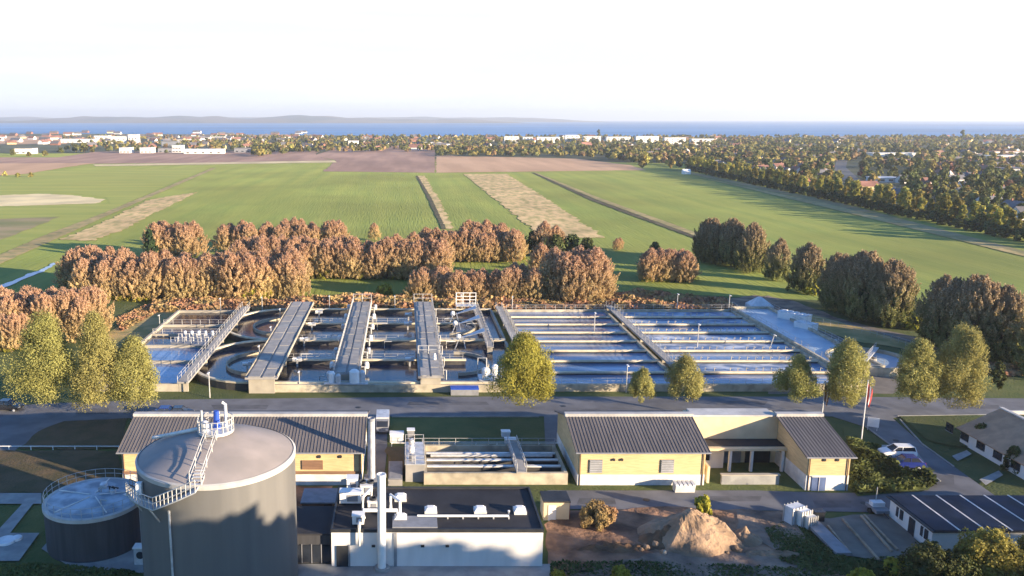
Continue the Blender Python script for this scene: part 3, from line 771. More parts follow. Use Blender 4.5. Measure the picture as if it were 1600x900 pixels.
while n < 150:                       # nearer streets, right of the poplars
    y = 290 + 900 * rt.random() ** .8; x = rt.uniform(285, .9 * y + 20)
    if x < 285 or not in_view(x, y) or not free(x, y, 19): continue
    if 1292 < 630 + F_PX * x / (y * CP + 10) < 1345 and y < 1000: continue
    if 1350 < 630 + F_PX * x / (y * CP + 10) < 1460 and 620 < y < 1180: continue
    PLACES.append((x, y)); n += 1
    pr, l, g = HS[rt.choice((0, 0, 2, 2, 2, 4, 6, 6, 8, 10))]
    place(pr, USED, (x, y, 0), rt.choice((.2, .2 + math.pi / 2)) + rt.uniform(-.15, .15), (1, 1, 1), l, g)
n = 0
while n < 150:
    y = rt.uniform(1160, 2060); x = rt.uniform(-.58 * y, .88 * y)
    if not free(x, y, 26): continue
    if x < -150 and y < 1300: continue
    if -30 < x < 640 and 1420 < y < 1640: continue
    PLACES.append((x, y)); n += 1
    pr, l, g = HS[rt.choice((1, 1, 3, 3, 5, 7, 9, 11))]
    s = rt.uniform(.9, 1.25)
    place(pr, USED, (x, y, 0), rt.uniform(0, 3.1), (s, s, s), l, g)

n = 0
while n < 60:                        # the left end of the town, more open
    x0, y0 = rt.uniform(-20, 500), rt.uniform(207, 222)
    q = P(x0, y0)
    if not free(q.x, q.y, 24): continue
    PLACES.append((q.x, q.y)); n += 1
    pr, l, g = HS[rt.choice((3, 3, 3, 1, 7, 11))]
    s = rt.uniform(1, 1.3)
    place(pr, USED, (q.x, q.y, 0), rt.uniform(-.4, .4), (s * 1.3, s, s), l, g)

# apartment slabs along the coast, each with its bands of windows
def slab_block(x0, x1, y, h, label, roof='dirtywhite', wallm='wallwhite', depth=12, floors=3, name='apartment_block', group=None, cat='building'):
    t = thing(name, label, cat, ((x0 + x1) / 2, y, 0), group)
    b = MB(); b.box((x0 + x1) / 2, y, 0, x1 - x0, depth, h); b.build('wall', wallm, t)
    r = MB(); r.box((x0 + x1) / 2, y, h + .003, x1 - x0 + .8, depth + .8, .5); r.build('roof', roof, t)
    n = max(3, int((x1 - x0) / 9))
    for f in range(floors):
        for i in range(n):
            xx = x0 + (x1 - x0) * (i + .5) / n
            MB().box(xx, y - depth / 2 - .02, 1.0 + f * (h - .6) / floors, 3.2, .1, 1.3).build('window', 'glass', t)
    PLACES.extend([(x0 + 8 * i, y) for i in range(int((x1 - x0) / 8) + 1)])
for a, b, y, l in ((785, 812, 222, 'first long white apartment block from the ploughed field'), (814, 834, 221, 'white apartment block behind the stubble field'), (836, 876, 221.5, 'longer white apartment block behind the stubble field'),
                   (880, 906, 219.5, 'set-back white apartment block above russet trees'), (908, 940, 220, 'white apartment block below the lone tall tree'), (944, 986, 221, 'wide white apartment block in the middle of the coast row'),
                   (990, 1030, 222, 'white apartment block behind the ochre trees'), (1034, 1072, 223.5, 'nearer white apartment block behind the tent'), (1076, 1116, 225, 'last white apartment block of the coast row')):
    p, q = P(a, y + 1.5), P(b, y + 1.5)
    slab_block(p.x + 3, q.x - 3, p.y, 10 + 3 * rt.random(), l, 'dirtywhite', rt.choice(('dirtywhite', 'wallwhite', 'dirtywhite')))
IND = [(98, 150, 221, 6, 'long low white hall on the far side of the ploughed land'), (150, 172, 218, 9, 'tall pale factory block beside the long hall'), (176, 200, 222, 11, 'white stepped factory block in the works'), (203, 217, 222, 14, 'tallest bright white factory tower'),
       (190, 206, 237, 6, 'small white hall with a blue door front'), (222, 240, 237, 6, 'small white-gabled hall among the sheds'), (250, 272, 236, 5, 'dark-roofed shed next to the white gable'), (272, 286, 236, 8, 'bright white cube hall near the field'), (290, 350, 238, 5, 'long low glasshouse on the field edge'),
       (28, 55, 238, 6, 'grey farm shed at the edge of the tan field'), (255, 280, 226, 7, 'dark flat hall behind the glasshouse'), (330, 352, 219, 8, 'pale hall in front of the sea'), (368, 394, 236, 5, 'low purple-grey shed beside the field trees'), (545, 560, 227, 8, 'white house front at the corner of the ploughed field'), (665, 690, 226, 5, 'low white barn at the end of the ploughed field'), (690, 705, 228, 5, 'grey barn beside the white barn')]
for a, b, y, h, l in IND:
    p, q = P(a, y + 2), P(b, y + 2)
    slab_block(p.x, q.x, p.y, h * 1.15, l, 'roofgrey' if ('dark' in l or 'grey' in l) else 'dirtywhite', 'grey' if ('dark' in l or 'purple' in l) else 'wallwhite', 18, 1 if h < 8 else 2, 'industrial_hall')
for a, b, y, h, l, rf in ((1357, 1430, 249, 7, 'long white school hall with a red base roof', 'dirtywhite'), (1372, 1450, 256, 4, 'low red-roofed wing before the white school hall', 'roofred'), (1536, 1600, 252, 6, 'white-roofed hall with red wall at the town edge', 'dirtywhite'), (1545, 1640, 244, 6, 'red-roofed long hall behind the white-roofed hall', 'roofred'), (1560, 1600, 275, 6, 'grey flat building among dark trees', 'roofgrey'), (1362, 1402, 284, 3, 'low pale carport by the bend of the lane', 'dirtywhite')):
    p, q = P(a, y), P(b, y)
    slab_block(p.x, q.x, p.y, h, l, rf, 'wallred' if 'red' in l.split('hall')[0][-8:] or 'low red' in l else 'wallwhite', 16, 1, 'town_hall')

# trees
tr_pts = []
cnt = 0; tries = 0
cands = []
while tries < 9000:
    tries += 1
    y = 285 + 900 * rt.random(); x = rt.uniform(280, .9 * y + 20)
    if not in_view(x, y) or x < 286 - max(0, y - 700) * .1: continue
    px = 630 + F_PX * x / (y * CP + 10)
    if 1298 < px < 1345 and 560 < y < 880: continue
    if 1340 < px < 1410 and 470 < y < 600: continue
    if not free(x, y, 8): continue
    if any((x - a) ** 2 + (y - b) ** 2 < 36 for a, b in cands[-400:]): continue
    cands.append((x, y))
    if len(cands) > 820: break
tries = 0
zone2 = []
while len(zone2) < 520 and tries < 9000:
    tries += 1
    y = rt.uniform(770, 1250); x = rt.uniform(-.3 * y, .46 * y)
    py = PY + F_PX * ((H * CP - y * SP) / (y * CP + H * SP)); px = 630 + F_PX * x / (y * CP + H * SP)
    # keep the fields open
    if px < 680 and py > 228 + max(0, (555 - px) * .12): continue
    if 680 <= px and py > 246 + max(0, (px - 900) * .12): continue
    if px < 395: continue
    if not free(x, y, 8): continue
    zone2.append((x, y))
allc = sorted(cands + zone2, key=lambda p: p[0] ** 2 + p[1] ** 2)
for i, (x, y) in enumerate(allc[:300]):
    k = rt.choice((0, 0, 1, 2, 2, 3, 4, 5, 6, 6, 7, 8, 1))
    s = rt.uniform(.65, 1.1)
    mname = TT[k].children[0].data.materials[0].name if TT[k].children else ''
    key = ('town1', 'town2', 'town1', 'town3', 'town1', 'town2', 'town1', 'town1', 'town2')[k]
    place(TT[k], USED, (x, y, 0), rt.uniform(0, 6), (s, s, s * rt.uniform(.85, 1.15)), *TLAB[key])
rest = allc[300:]
far = []
tries = 0
while len(far) < 2900 and tries < 30000:
    tries += 1
    y = rt.uniform(1150, 2120); x = rt.uniform(-.58 * y, .9 * y)
    py = PY + F_PX * ((H * CP - y * SP) / (y * CP + H * SP)); px = 630 + F_PX * x / (y * CP + H * SP)
    if px < 100 and py > 212: continue
    if px < 330 and rt.random() < .55: continue
    if not free(x, y, 11): continue
    far.append((x, y))
mass = {'town1': [], 'town2': [], 'town3': []}
for x, y in rest + far:
    mass[rt.choice(('town1', 'town1', 'town1', 'town2', 'town2', 'town3'))].append((x, y, rt.uniform(5, 10.5), rt.uniform(2.4, 4.4)))
for k, nm in (('town1', 'green'), ('town2', 'ochre'), ('town3', 'russet')):
    far_mass('far_town_woods', k, mass[k])
# field-edge trees on the left and two tall ones above the roofs
FE = TT[1]
for x, y, h, s in ((20, 243, 0, .9), (45, 245, 0, .8), (70, 244, 0, .9), (95, 240, 0, .9), (118, 238, 0, 1.3), (132, 239, 0, 1.5), (144, 239, 0, 1.0), (8, 275, 0, .5), (28, 277, 0, .45), (48, 277, 0, .5), (365, 226, 0, 1.1), (260, 240, 0, .6), (410, 238, 0, 1.1), (425, 238, 0, 1.2), (440, 238, 0, 1.1), (455, 237, 0, 1.2), (470, 238, 0, 1.2), (482, 238, 0, 1.0), (415, 230, 0, 1.2), (450, 230, 0, 1.2), (400, 236, 0, 1), (433, 233, 0, 1.2), (466, 232, 0, 1.1)):
    place(TT[rt.choice((0, 1, 6))], USED, P(x, y), rt.uniform(0, 6), (s * 1.2, s * 1.2, s), 'rounded tree on the far edge of the tan fields', 'trees at the far field edge')
place(TT[7], USED, P(935, 216), 0, (1.5, 1.5, 1.7), 'lone tall tree rising above the white apartment row')
place(TT[7], USED, P(1503, 219), 0, (1.7, 1.7, 1.8), 'lone tall tree rising against the sea at the far end')
for x, y, s in ((1003, 262, 1.1), (1008, 258, 1.15), (1030, 254, .9), (985, 250, 1.0), (1150, 262, .9), (1130, 255, 1)):
    place(TT[5], USED, P(x, y), x, (s * 1.3, s * 1.3, s), 'bright ochre tree at the corner of the stubble field', 'ochre trees at the stubble corner')
# small white marquee by the field track
t = thing('marquee', 'small bright white marquee by the end of the field track', 'tent', P(1072, 272))
p = P(1072, 272)
MB().box(p.x, p.y, 0, 6, 5, 2.2).build('wall', 'white', t)
MB().extrude([(p.y - 2.7, 2.203), (p.y + 2.7, 2.203), (p.y, 4.2)], p.x - 3.2, p.x + 3.2).build('roof', 'white', t)
K = 1.14
# ------------------------------------------------------------------ the basins
Y0, Y1 = 117.5, 166.5
WT = 1.3                    # top of basin walls above ground
# right: lane basins
XA, XB, XC, XD = 23.8, 48.2, 77.0, 86.0
NL = 8
dl = (Y1 - Y0) / NL
def lane_basin(label, x0, x1, foamy):
    t = thing('lane_basin', label, 'basin', ((x0 + x1) / 2, (Y0 + Y1) / 2, 0), 'lane basins')
    o = MB()
    o.box((x0 + x1) / 2, Y0, 0, x1 - x0, .5, WT + .05); o.box((x0 + x1) / 2, Y1, 0, x1 - x0, .5, WT + .05)
    o.box(x0 + .25, (Y0 + Y1) / 2, 0, .5, Y1 - Y0 - .5, WT); o.box(x1 - .25, (Y0 + Y1) / 2, 0, .5, Y1 - Y0 - .5, WT)
    o.build('outer_wall', 'concretepale', t)
    for i in range(1, NL):
        d = MB(); y = Y0 + dl * i
        pass
        d.box((x0 + x1) / 2, y, WT - .247, x1 - x0 - 1.0, .40, .32)
        # pipe stubs and brackets fixed to the wall
        if foamy:
            for k in range(int((x1 - x0) / 1.5)):
                xx = x0 + 1.6 + k * 1.45 + random.uniform(-.2, .2)
                if random.random() < .85:
                    d.tube([(xx, y + .8, .2), (xx, y + .8, WT + .5), (xx, y + .2, WT + .5)], .06, 5)
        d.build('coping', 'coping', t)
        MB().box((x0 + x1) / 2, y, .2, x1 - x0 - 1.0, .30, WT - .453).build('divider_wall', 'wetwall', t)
    for i in range(NL):
        wmb = MB(); y = Y0 + dl * i
        wmb.add([(x0 + .5, y + .16, .78), (x1 - .5, y + .16, .78), (x1 - .5, y + dl - .16, .78), (x0 + .5, y + dl - .16, .78)], [(0, 1, 2, 3)])
        wmb.build('water_surface', 'foam' if foamy and i in (1, 3, 4, 6, 7) else 'water', t)
    r = MB()
    r.railing([(x0 + .3, Y0 + .1), (x1 - .3, Y0 + .1)], WT + .05, 1.0, 2.6, .03); r.build('railing', 'rail', t)
    r = MB(); r.railing([(x0 + .3, Y1), (x1 - .3, Y1)], WT + .05, 1.1, 2.2, .04); r.build('railing', 'rail', t)
    return t
lane_basin('eight-lane basin of calm blue water beside the willow', XA, XB - .8, False)
lane_basin('eight-lane basin of foamy water with rows of white pipes', XB + 1.0, XC, True)

def walkway(name, label, x, w_, z, y0=Y0 - .6, y1=Y1 + .8, rail=True, m='deck', panels=False, cat='walkway', legs=True, group=None):
    t = thing(name, label, cat, (x, (y0 + y1) / 2, 0), group)
    MB().box(x, (y0 + y1) / 2, z - .3, w_, y1 - y0, .3).build('deck', m, t)
    if panels:
        n = int((y1 - y0) / 4.2); d = (y1 - y0) / n
        for i in range(n):
            y = y0 + d * (i + .5)
            for s in (-1, 1):
                MB().box(x + s * w_ * .22, y, z + .003, w_ * .36, d - .22, .12 + .03 * ((i * 7 + s) % 3)).build('cover_panel', 'deck' if (i * 3 + s) % 5 else 'paving', t)
    if legs:
        for y in (y0 + .5, y0 + (y1 - y0) * .25, (y0 + y1) / 2, y0 + (y1 - y0) * .75, y1 - .5):
            MB().box(x, y, 0, w_ * .8, .35, z - .3).build('pier', 'concrete', t)
    if rail:
        for s in (-1, 1):
            r = MB(); r.railing([(x + s * (w_ / 2 - .08), y0 + .1), (x + s * (w_ / 2 - .08), y1 - .1)], z, 1.1, 2.2, .04)
            r.build('railing', 'rail', t)
    return t
walkway('footbridge', 'narrow grey footbridge with railings between the two lane basins', (XB + .1), 1.5, 2.1)
walkway('footbridge', 'narrow grey footbridge along the edge of the lane basins near the scraper frame', XA - 1.4, 1.5, 1.9)
# wide outlet channel on the right
t = thing('outlet_channel', 'wide pale blue channel running down beside the foamy lanes', 'channel', ((XC + XD) / 2, 142, 0))
o = MB()
for x in (XC + .4, XD):
    o.box(x, (Y0 + Y1) / 2 + 4.5, 0, .5, Y1 - Y0 - 7, WT + .5)
o.box((XC + XD) / 2 + .2, Y0 + 8.0, 0, XD - XC - .9, .4, WT + .5); o.box((XC + XD) / 2 + .2, Y1 + 1.0, 0, XD - XC - .9, .4, WT + .5)
o.build('side_wall', 'concretepale', t)
MB().add([(XC + .65, Y0 + 8.2, 1.25), (XD - .25, Y0 + 8.2, 1.25), (XD - .25, Y1 + .8, 1.25), (XC + .65, Y1 + .8, 1.25)], [(0, 1, 2, 3)]).build('water_surface', 'icewater', t)
for x in (XC + .4, XD):
    MB().railing([(x, Y0 + 8), (x, Y1 + 1)], WT + .5, 1.1, 2.4, .035).build('railing', 'rail', t)
# fence of white posts right of the channel
t = thing('post_fence', 'white post fence on the gravel right of the pale channel', 'fence', (XD + 5, 150, 0))
MB().railing([(XD + 1.5, 168), (XD + 13, 150), (XD + 17, 138)], 0.1, 1.3, 1.6, .03).build('fence_posts', 'rail', t)

# left: racetrack ditches
XL, XR = -37.0, 20.5
def arc(cx, cy, r, a0, a1, n=14):
    return [(cx + r * math.cos(a0 + (a1 - a0) * i / n), cy + r * math.sin(a0 + (a1 - a0) * i / n)) for i in range(n + 1)]
def wallpath(mb, pts, w_, z0, z1):
    """a wall of even thickness along a path, mitred so nothing overlaps"""
    n = len(pts); L, Rr = [], []
    for i, p in enumerate(pts):
        a = Vector(pts[max(0, i - 1)]); b = Vector(pts[min(n - 1, i + 1)])
        d = (b - a).normalized(); nn = Vector((-d.y, d.x))
        L.append(Vector(p) + nn * w_ / 2); Rr.append(Vector(p) - nn * w_ / 2)
    mb.prism([tuple(q) for q in L] + [tuple(q) for q in Rr[::-1]], z0, z1)
    return mb
YM = (Y0 + Y1) / 2
for ya, yb, l in ((Y0, YM, 'near racetrack basin of dark water under the three wide bridges'), (YM, Y1, 'far racetrack basin of dark water nearest the groves')):
    t = thing('racetrack_basin', l, 'basin', ((XL + XR) / 2, (ya + yb) / 2, 0), 'racetrack basins')
    yc = (ya + yb) / 2; r = (yb - ya) / 2 - .3
    pts = [(XR, ya + .3)] + [(x, y) for x, y in arc(XL + r * .9, yc, r, -math.pi / 2, -math.pi * 1.5, 20)] + [(XR, yb - .3)]
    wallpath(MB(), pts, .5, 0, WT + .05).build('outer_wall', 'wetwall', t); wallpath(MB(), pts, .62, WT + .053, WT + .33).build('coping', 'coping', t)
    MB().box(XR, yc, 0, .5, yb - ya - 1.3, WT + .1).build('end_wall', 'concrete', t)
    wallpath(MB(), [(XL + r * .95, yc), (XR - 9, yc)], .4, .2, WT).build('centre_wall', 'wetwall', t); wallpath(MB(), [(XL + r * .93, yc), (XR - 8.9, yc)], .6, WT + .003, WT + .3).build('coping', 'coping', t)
    wallpath(MB(), arc(XL + r * .9, yc, r * .52, -math.pi / 2, -math.pi * 1.5, 16), .3, .1, WT - .1).build('guide_wall', 'concretepale', t)
    wallpath(MB(), arc(XR - r * .9, yc, r * .5, -math.pi / 2, math.pi / 2, 16), .3, .1, WT - .2).build('guide_wall', 'concrete', t)
    if ya == Y0: MB().box((XL + XR) / 2 + 6, ya - .35, 0, XR - XL - 13, .5, WT + .1).build('front_wall', 'concretepale', t)
    for yy in ((yc, yb - .3) if ya == Y0 else (yc,)):
        MB().railing([(XL + r, yy), (XR - 9.5, yy)], WT + .3, 1.0, 2.4, .03).build('railing', 'rail', t)
    for k in range(9):
        xx = XL + 14 + k * 4.6 + random.uniform(-1, 1); yy = random.choice((ya + 2.2, yc - 1.8, yc + 2.0, yb - 2.4))
        q = MB(); q.tube([(xx, yy, .3), (xx, yy, 1.9), (xx + random.uniform(.8, 2.4), yy, 1.9)], .11, 6); q.build('pipe', ('rail', 'dirtywhite')[k % 2], t)
    # water
    MB().add([(p[0], p[1], .55) for p in pts], [tuple(range(len(pts) - 1, -1, -1))]).build('water_surface', 'sludge', t)
# small blue basins at the far left
t = thing('settling_basin', 'small blue rectangular basins beside the olive trees', 'basin', (-46, 142, 0))
o = MB()
for y in (Y0, 129.4, 138.9, 146.5, 153.5, 165.5):
    o.box(-44.75, y, 0, 14.5, .5, WT + .1)
o.box(-52.25, 141.5, 0, .5, 48.4, WT + .15); o.box(-37.7, 128.2, 0, .4, 21, WT)
o.build('basin_wall', 'concrete', t)
for a, b, m in ((Y0, 129.4, 'water'), (129.4, 138.9, 'water'), (138.9, 146.5, 'sludge'), (146.5, 153.5, 'sludge'), (153.5, 165.5, 'sludge')):
    MB().add([(-52, a + .25, .85), (-37.5, a + .25, .85), (-37.5, b - .25, .85), (-52, b - .25, .85)], [(0, 1, 2, 3)]).build('water_surface', m, t)
for a, b in (((-51.8, 153.5), (-38, 153.5)), ((-51.8, 146.5), (-38, 146.5))):
    MB().railing([a, b], WT + .1, 1.1, 2, .04).build('railing', 'rail', t)
# pump deck with pipes beside the blue basins
t = thing('pump_deck', 'dark pump deck crowded with pipes beside the narrow footbridge', 'pump station', (-42, 142, 0))
MB().prism([(-46, 139.6), (-38.6, 138.0), (-38.6, 146), (-46, 146)], 1.35, 1.7).build('deck', 'grey', t)
for i in range(9):
    x = -45.4 + (i % 5) * 1.5; y = 140.4 + (i // 5) * 2.4
    q = MB(); q.tube([(x, y, 1.7), (x, y, 2.5), (x + .7, y, 2.5), (x + .7, y, 1.7)], .14, 7); q.build('pipe', 'rail', t)
for i in range(5):
    MB().lathe(-44.6 + i * 1.4, 144.6, [(0.01, 1.7), (.35, 1.7), (.35, 2.4), (.28, 2.6), (.01, 2.65)], 12).build('motor', 'steel', t)
MB().railing([(-46, 139.8), (-38.8, 138.2)], 1.7, 1.1, 1.5, .04).build('railing', 'rail', t)
walkway('footbridge', 'narrow grey footbridge crossing the left end of the racetrack basins', XL + .1, 1.9, 1.9)
# wide bridges over the rotors
B1 = walkway('rotor_bridge', 'widest plain concrete rotor bridge nearest the narrow footbridge', -23.6, 5.4, 2.9, rail=False, panels=True, cat='bridge', y0=Y0 - 1.4, group='rotor bridges')
for s in (-1, 1):
    MB().box(-23.6 + s * 2.62, (Y0 + Y1) / 2, 2.903, .14, Y1 - Y0 + 1.2, .25).build('edge_beam', 'concretepale', B1)
B2 = walkway('rotor_bridge', 'middle rotor bridge with pipework along both sides and white tanks at its near end', -9.6, 4.2, 2.9, rail=False, panels=True, cat='bridge', y0=Y0 + .8, group='rotor bridges')
B3 = walkway('rotor_bridge', 'rotor bridge nearest the scraper frame, with a ladder of white pipes on one side', 4.6, 4.2, 2.9, rail=False, panels=True, cat='bridge', y0=Y0 - .8, group='rotor bridges')
for Bx, B, hw in ((-9.6, B2, 2.1), (4.6, B3, 2.1)):
    for s in (-1, 1):
        if Bx > 0 and s < 0: continue
        MB().railing([(Bx + s * (hw + .1), Y0 + 1.5), (Bx + s * (hw + .1), Y1 + .4)], 2.4, 1.5, 1.8, .06).build('pipe_rack', 'rail', B)
    g = MB()
    g.railing([(Bx - hw, Y1 + .7), (Bx + hw, Y1 + .7)], 2.9, 2.0, 2.1, .07); g.build('end_frame', 'rail', B)
for y in range(6):
    yy = Y0 + 5 + y * 8.2
    for s in (-1, 1):
        q = MB(); x = -9.6 + s * 2.9
        q.tube([(x, yy, 1.2), (x, yy, 2.6), (x - s * .6, yy, 2.6)], .16, 7); q.tube([(x, yy + 1.2, 1.0), (x, yy + 1.2, 2.2)], .13, 6)
        q.build('drop_pipe', 'rail', B2)
        MB().lathe(x + s * .2, yy + 2.6, [(.01, 1.5), (.42, 1.5), (.42, 2.3), (.3, 2.6), (.01, 2.65)], 12).build('rotor_motor', 'steel' if y % 2 else 'white', B2)
for x, y, r, h in ((-12.0, Y0 + .3, .55, 1.5), (-10.9, Y0 - .1, .45, 1.2), (-8.2, Y0 + .1, .85, 1.9), (-6.9, Y0 + .6, .5, 1.6), (-12.6, Y0 + 1.6, .4, 1.1)):
    MB().lathe(x, y, [(.01, 1.6), (r, 1.6), (r, 1.6 + h), (r * .6, 1.9 + h), (.01, 1.95 + h)], 16).build('tank', 'white' if r > .5 else 'steel', B2)
MB().box(-9.6, Y0 + .2, 1.3, 7.4, 1.6, .3).build('service_deck', 'steel', B2)
for y in range(7):
    yy = Y0 + 3 + y * 6.8
    q = MB(); q.tube([(7.4, yy, 1.0), (7.4, yy, 2.7), (6.8, yy, 2.7)], .12, 6); q.build('drop_pipe', 'rail', B3)
MB().railing([(2.7, 128.6), (6.5, 128.6)], 2.95, 1.6, 1.9, .09).build('gate_frame', 'rail', B3)
MB().lathe(5.6, 125, [(.01, 3.03), (.3, 3.03), (.3, 3.6), (.15, 4.2), (.01, 4.25)], 12).build('white_hood', 'white', B3)
# aerator stubs beside the first bridge
for i, (x, y) in enumerate(((-19.4, 128.5), (-19.8, 141), (-19.6, 152), (-19.2, 162), (-28.0, 126), (1.2, 128.8), (1.0, 152.5), (1.2, 160))):
    t = thing('rotor_drive', 'small white rotor drive on a bracket beside a wide bridge', 'motor', (x, y, 0), 'rotor drives')
    MB().box(x, y, .2, .3, .3, 1.4).build('bracket', 'rail', t)
    MB().box(x, y, 1.6, 1.7, .5, .12).build('base_plate', 'rail', t)
    MB().tube([(x - .8, y, 2.0), (x + .2, y, 2.0)], .28, 10).build('motor', 'white', t)
    MB().box(x + .5, y, 1.72, .6, .5, .6).build('gearbox', 'steel', t)
# scraper bridge with lattice tower
SX = 15.6
t = walkway('scraper_bridge', 'white lattice scraper bridge with hanging triangular plates', SX + 1.2, 1.3, 2.0, cat='scraper bridge', y0=136)
q = MB()
for xx in (SX - 3.2, SX - 1.6, SX, SX + 1.4):
    q.tube([(xx, Y1 + .6, 1.3), (xx, Y1 + .6, 5.2)], .09, 5)
for zz in (2.7, 3.5, 4.3, 5.15):
    q.tube([(SX - 3.3, Y1 + .6, zz), (SX + 1.5, Y1 + .6, zz)], .08, 5)
MB().box(SX - .9, Y1 - .3, 2.3, 4.8, 1.6, .2).build('platform', 'steel', t)
q.build('lattice_screen', 'white', t)
for yy in (159.5, 151.5, 141.5):
    MB().slab([(SX + .8, yy, 3.4), (SX + .8, yy + 2.6, 3.4), (SX - 4.4, yy + 1.3, 1.6)], .15).build('triangle_plate', 'steel', t)
    q = MB()
    q.tube([(SX - 4.2, yy + 1.3, 1.9), (SX - 5.6, yy - 3.2, .3)], .09, 5); q.tube([(SX - 3.6, yy + 1.3, 2), (SX - 3.2, yy - 3, .3)], .09, 5)
    q.build('strut', 'rail', t)
    MB().lathe(SX - 4.4, yy + 1.3, [(.01, 1.5), (.5, 1.5), (.5, 2.1), (.3, 2.4), (.01, 2.45)], 12).build('roller', 'white', t)
# near-end equipment by the willow
t = thing('valve_skid', 'white pipes and tank on a skid at the near end of the scraper bridge', 'pump', (16, 121, 0))
for i, (x, y, r, h) in enumerate(((14.2, 120.2, .7, 1.6), (15.8, 120.8, .5, 2.0), (17.4, 121.0, .6, 1.4))):
    MB().lathe(x, y, [(.01, 1.3), (r, 1.3), (r, 1.3 + h), (r * .6, 1.6 + h), (.01, 1.65 + h)], 14).build('tank', 'white', t)
q = MB(); q.tube([(13, 122.5, 1.3), (13, 122.5, 4.2), (14.5, 122.5, 4.2), (14.5, 122.5, 1.4)], .12, 6); q.build('pipe', 'rail', t)
MB().box(15.7, 121, .9, 5.4, 3.2, .4).build('skid', 'steel', t)
t = thing('blue_container', 'low bright blue lidded container by the basin wall near the scraper bridge', 'container', (10.2, 116.4, 0))
MB().box(10.2, 116.2, .1, 4.6, 1.6, 1.0).build('body', 'grey', t)
MB().box(10.2, 116.2, 1.103, 4.7, 1.7, .22).build('lid', 'blue', t)
K = 1.0
# round clarifier at the far right
cx, cy = 83.5, 124.5
p = P(1345, 572); cx, cy = p.x + 1.5, p.y + .5
cr_ = 7.2
t = thing('round_clarifier', 'round pale clarifier tank half hidden by the pointed tree', 'basin', (cx, cy, 0))
MB().lathe(cx, cy, [(cr_, 0), (cr_, 1.6), (cr_ - .45, 1.6), (cr_ - .45, .5)], 56).build('rim_wall', 'concretepale', t)
MB().lathe(cx, cy, [(cr_ - .45, .95), (0.01, .95)], 56).build('water_surface', 'icewater', t)
MB().box(cx, cy, 1.7, cr_ * 2 + .6, 1.0, .2, .9).build('scraper_arm', 'steel', t)
q = MB(); q.railing([(cx + math.cos(.9) * s * cr_, cy + math.sin(.9) * s * cr_) for s in (-1, 1)], 1.9, 1.0, 1.8, .04); q.build('railing', 'rail', t)
MB().lathe(cx, cy, [(1.4, .5), (1.4, 1.5), (1.1, 1.5), (1.1, .9)], 20).build('centre_well', 'concrete', t)

# lamp posts: one built, the others copied
def lamp_post():
    t = thing('lamp_post', 'slim grey lamp post', 'lamp post')
    MB().tube([(0, 0, 0), (0, 0, 6.0)], .09, 7, .06).build('pole', 'rail', t)
    MB().box(0, -.25, 5.9, .22, .8, .13).build('lamp_head', 'white', t)
    return t
LP = lamp_post()
for x, yb, yt, l in ((345, 490, 466, 'lamp post in the brambles farthest to the left of the basins'), (410, 489, 464, 'lamp post in the brambles behind the first wide bridge'), (515, 488, 462, 'lamp post behind the middle rotor bridge'), (617, 488, 462, 'lamp post behind the gap between the last two bridges'),
                     (720, 488, 460, 'lamp post just left of the lattice screen'), (800, 489, 463, 'lamp post at the corner of the calm lane basin'), (1057, 492, 459, 'tall lamp post behind the foamy lanes'), (1138, 491, 461, 'lamp post at the corner of the pale channel'),
                     (928, 525, 488, 'lamp post inside the calm lanes, far part'), (978, 614, 570, 'lamp post at the near edge of the calm lanes'), (1089, 548, 506, 'lamp post among the foamy lanes'), (1200, 552, 522, 'leaning grey lamp post between foamy lanes and channel'),
                     (328, 622, 582, 'lamp post at the near end of the footbridge'), (468, 612, 580, 'lamp post beside the first wide bridge, near end'), (406, 576, 540, 'lamp post in the dark water left of the first wide bridge'), (438, 505, 482, 'lamp post by the far end of the first wide bridge'), (250, 515, 492, 'lamp post at the corner of the small blue basins'), (424, 540, 510, 'lamp post on the middle wall between racetracks')):
    h = hz(yb, yt)
    o = place(LP, USED, P(x, yb), 0, (1.2, 1.2, h / 6.0), l, 'lamp posts of the plant')
    if x == 1200: o.rotation_euler = (0, R(14), 0)

# tent, sludge containers and heaps beyond the channel
p = P(1186, 482)
t = thing('storage_tent', 'small pale peaked tarpaulin tent on the dark ground behind the channel', 'tent', p)
q = MB(); w_ = 2.6
v = [(p.x - w_, p.y - 2, 0), (p.x + w_, p.y - 2, 0), (p.x + w_, p.y + 2, 0), (p.x - w_, p.y + 2, 0), (p.x - w_, p.y - 2, 1.0), (p.x + w_, p.y - 2, 1.0), (p.x + w_, p.y + 2, 1.0), (p.x - w_, p.y + 2, 1.0), (p.x - .4, p.y, 3.0), (p.x + .5, p.y, 2.8)]
q.add(v, [(0, 1, 5, 4), (1, 2, 6, 5), (2, 3, 7, 6), (3, 0, 4, 7), (4, 5, 9, 8), (6, 7, 8, 9), (5, 6, 9), (7, 4, 8)]); q.build('canvas', 'tarp', t)
def skip(label, px, py, L, W, h, rot, m='white', name='sludge_container'):
    p = P(px, py)
    t = thing(name, label, 'container', p)
    c, s = math.cos(rot), math.sin(rot)
    b = MB(); pr = [(-W / 2 + .25, .15), (W / 2 - .25, .15), (W / 2, h), (-W / 2, h)]
    b.extrude(pr, -L / 2, L / 2); b.v = [(p.x + x * c - y * s, p.y + x * s + y * c, z) for x, y, z in b.v]; b.build('body', m, t)
    k = MB()
    for i in range(5):
        k.box((i - 2) * L * .22, 0, h + .003, L * .15, W * .94, .18)
    k.v = [(p.x + x * c - y * s, p.y + x * s + y * c, z) for x, y, z in k.v]; k.build('cover', 'tarp', t)
    f = MB()
    for i in (-1, 1):
        f.box(0, i * W * .3, 0, L * .96, .16, .15)
    f.v = [(p.x + x * c - y * s, p.y + x * s + y * c, z) for x, y, z in f.v]; f.build('skid', 'dark', t)
    return t
skip('large white container standing right of the pale channel, farther one', 1240, 508, 6.4, 2.9, 2.7, -.95)
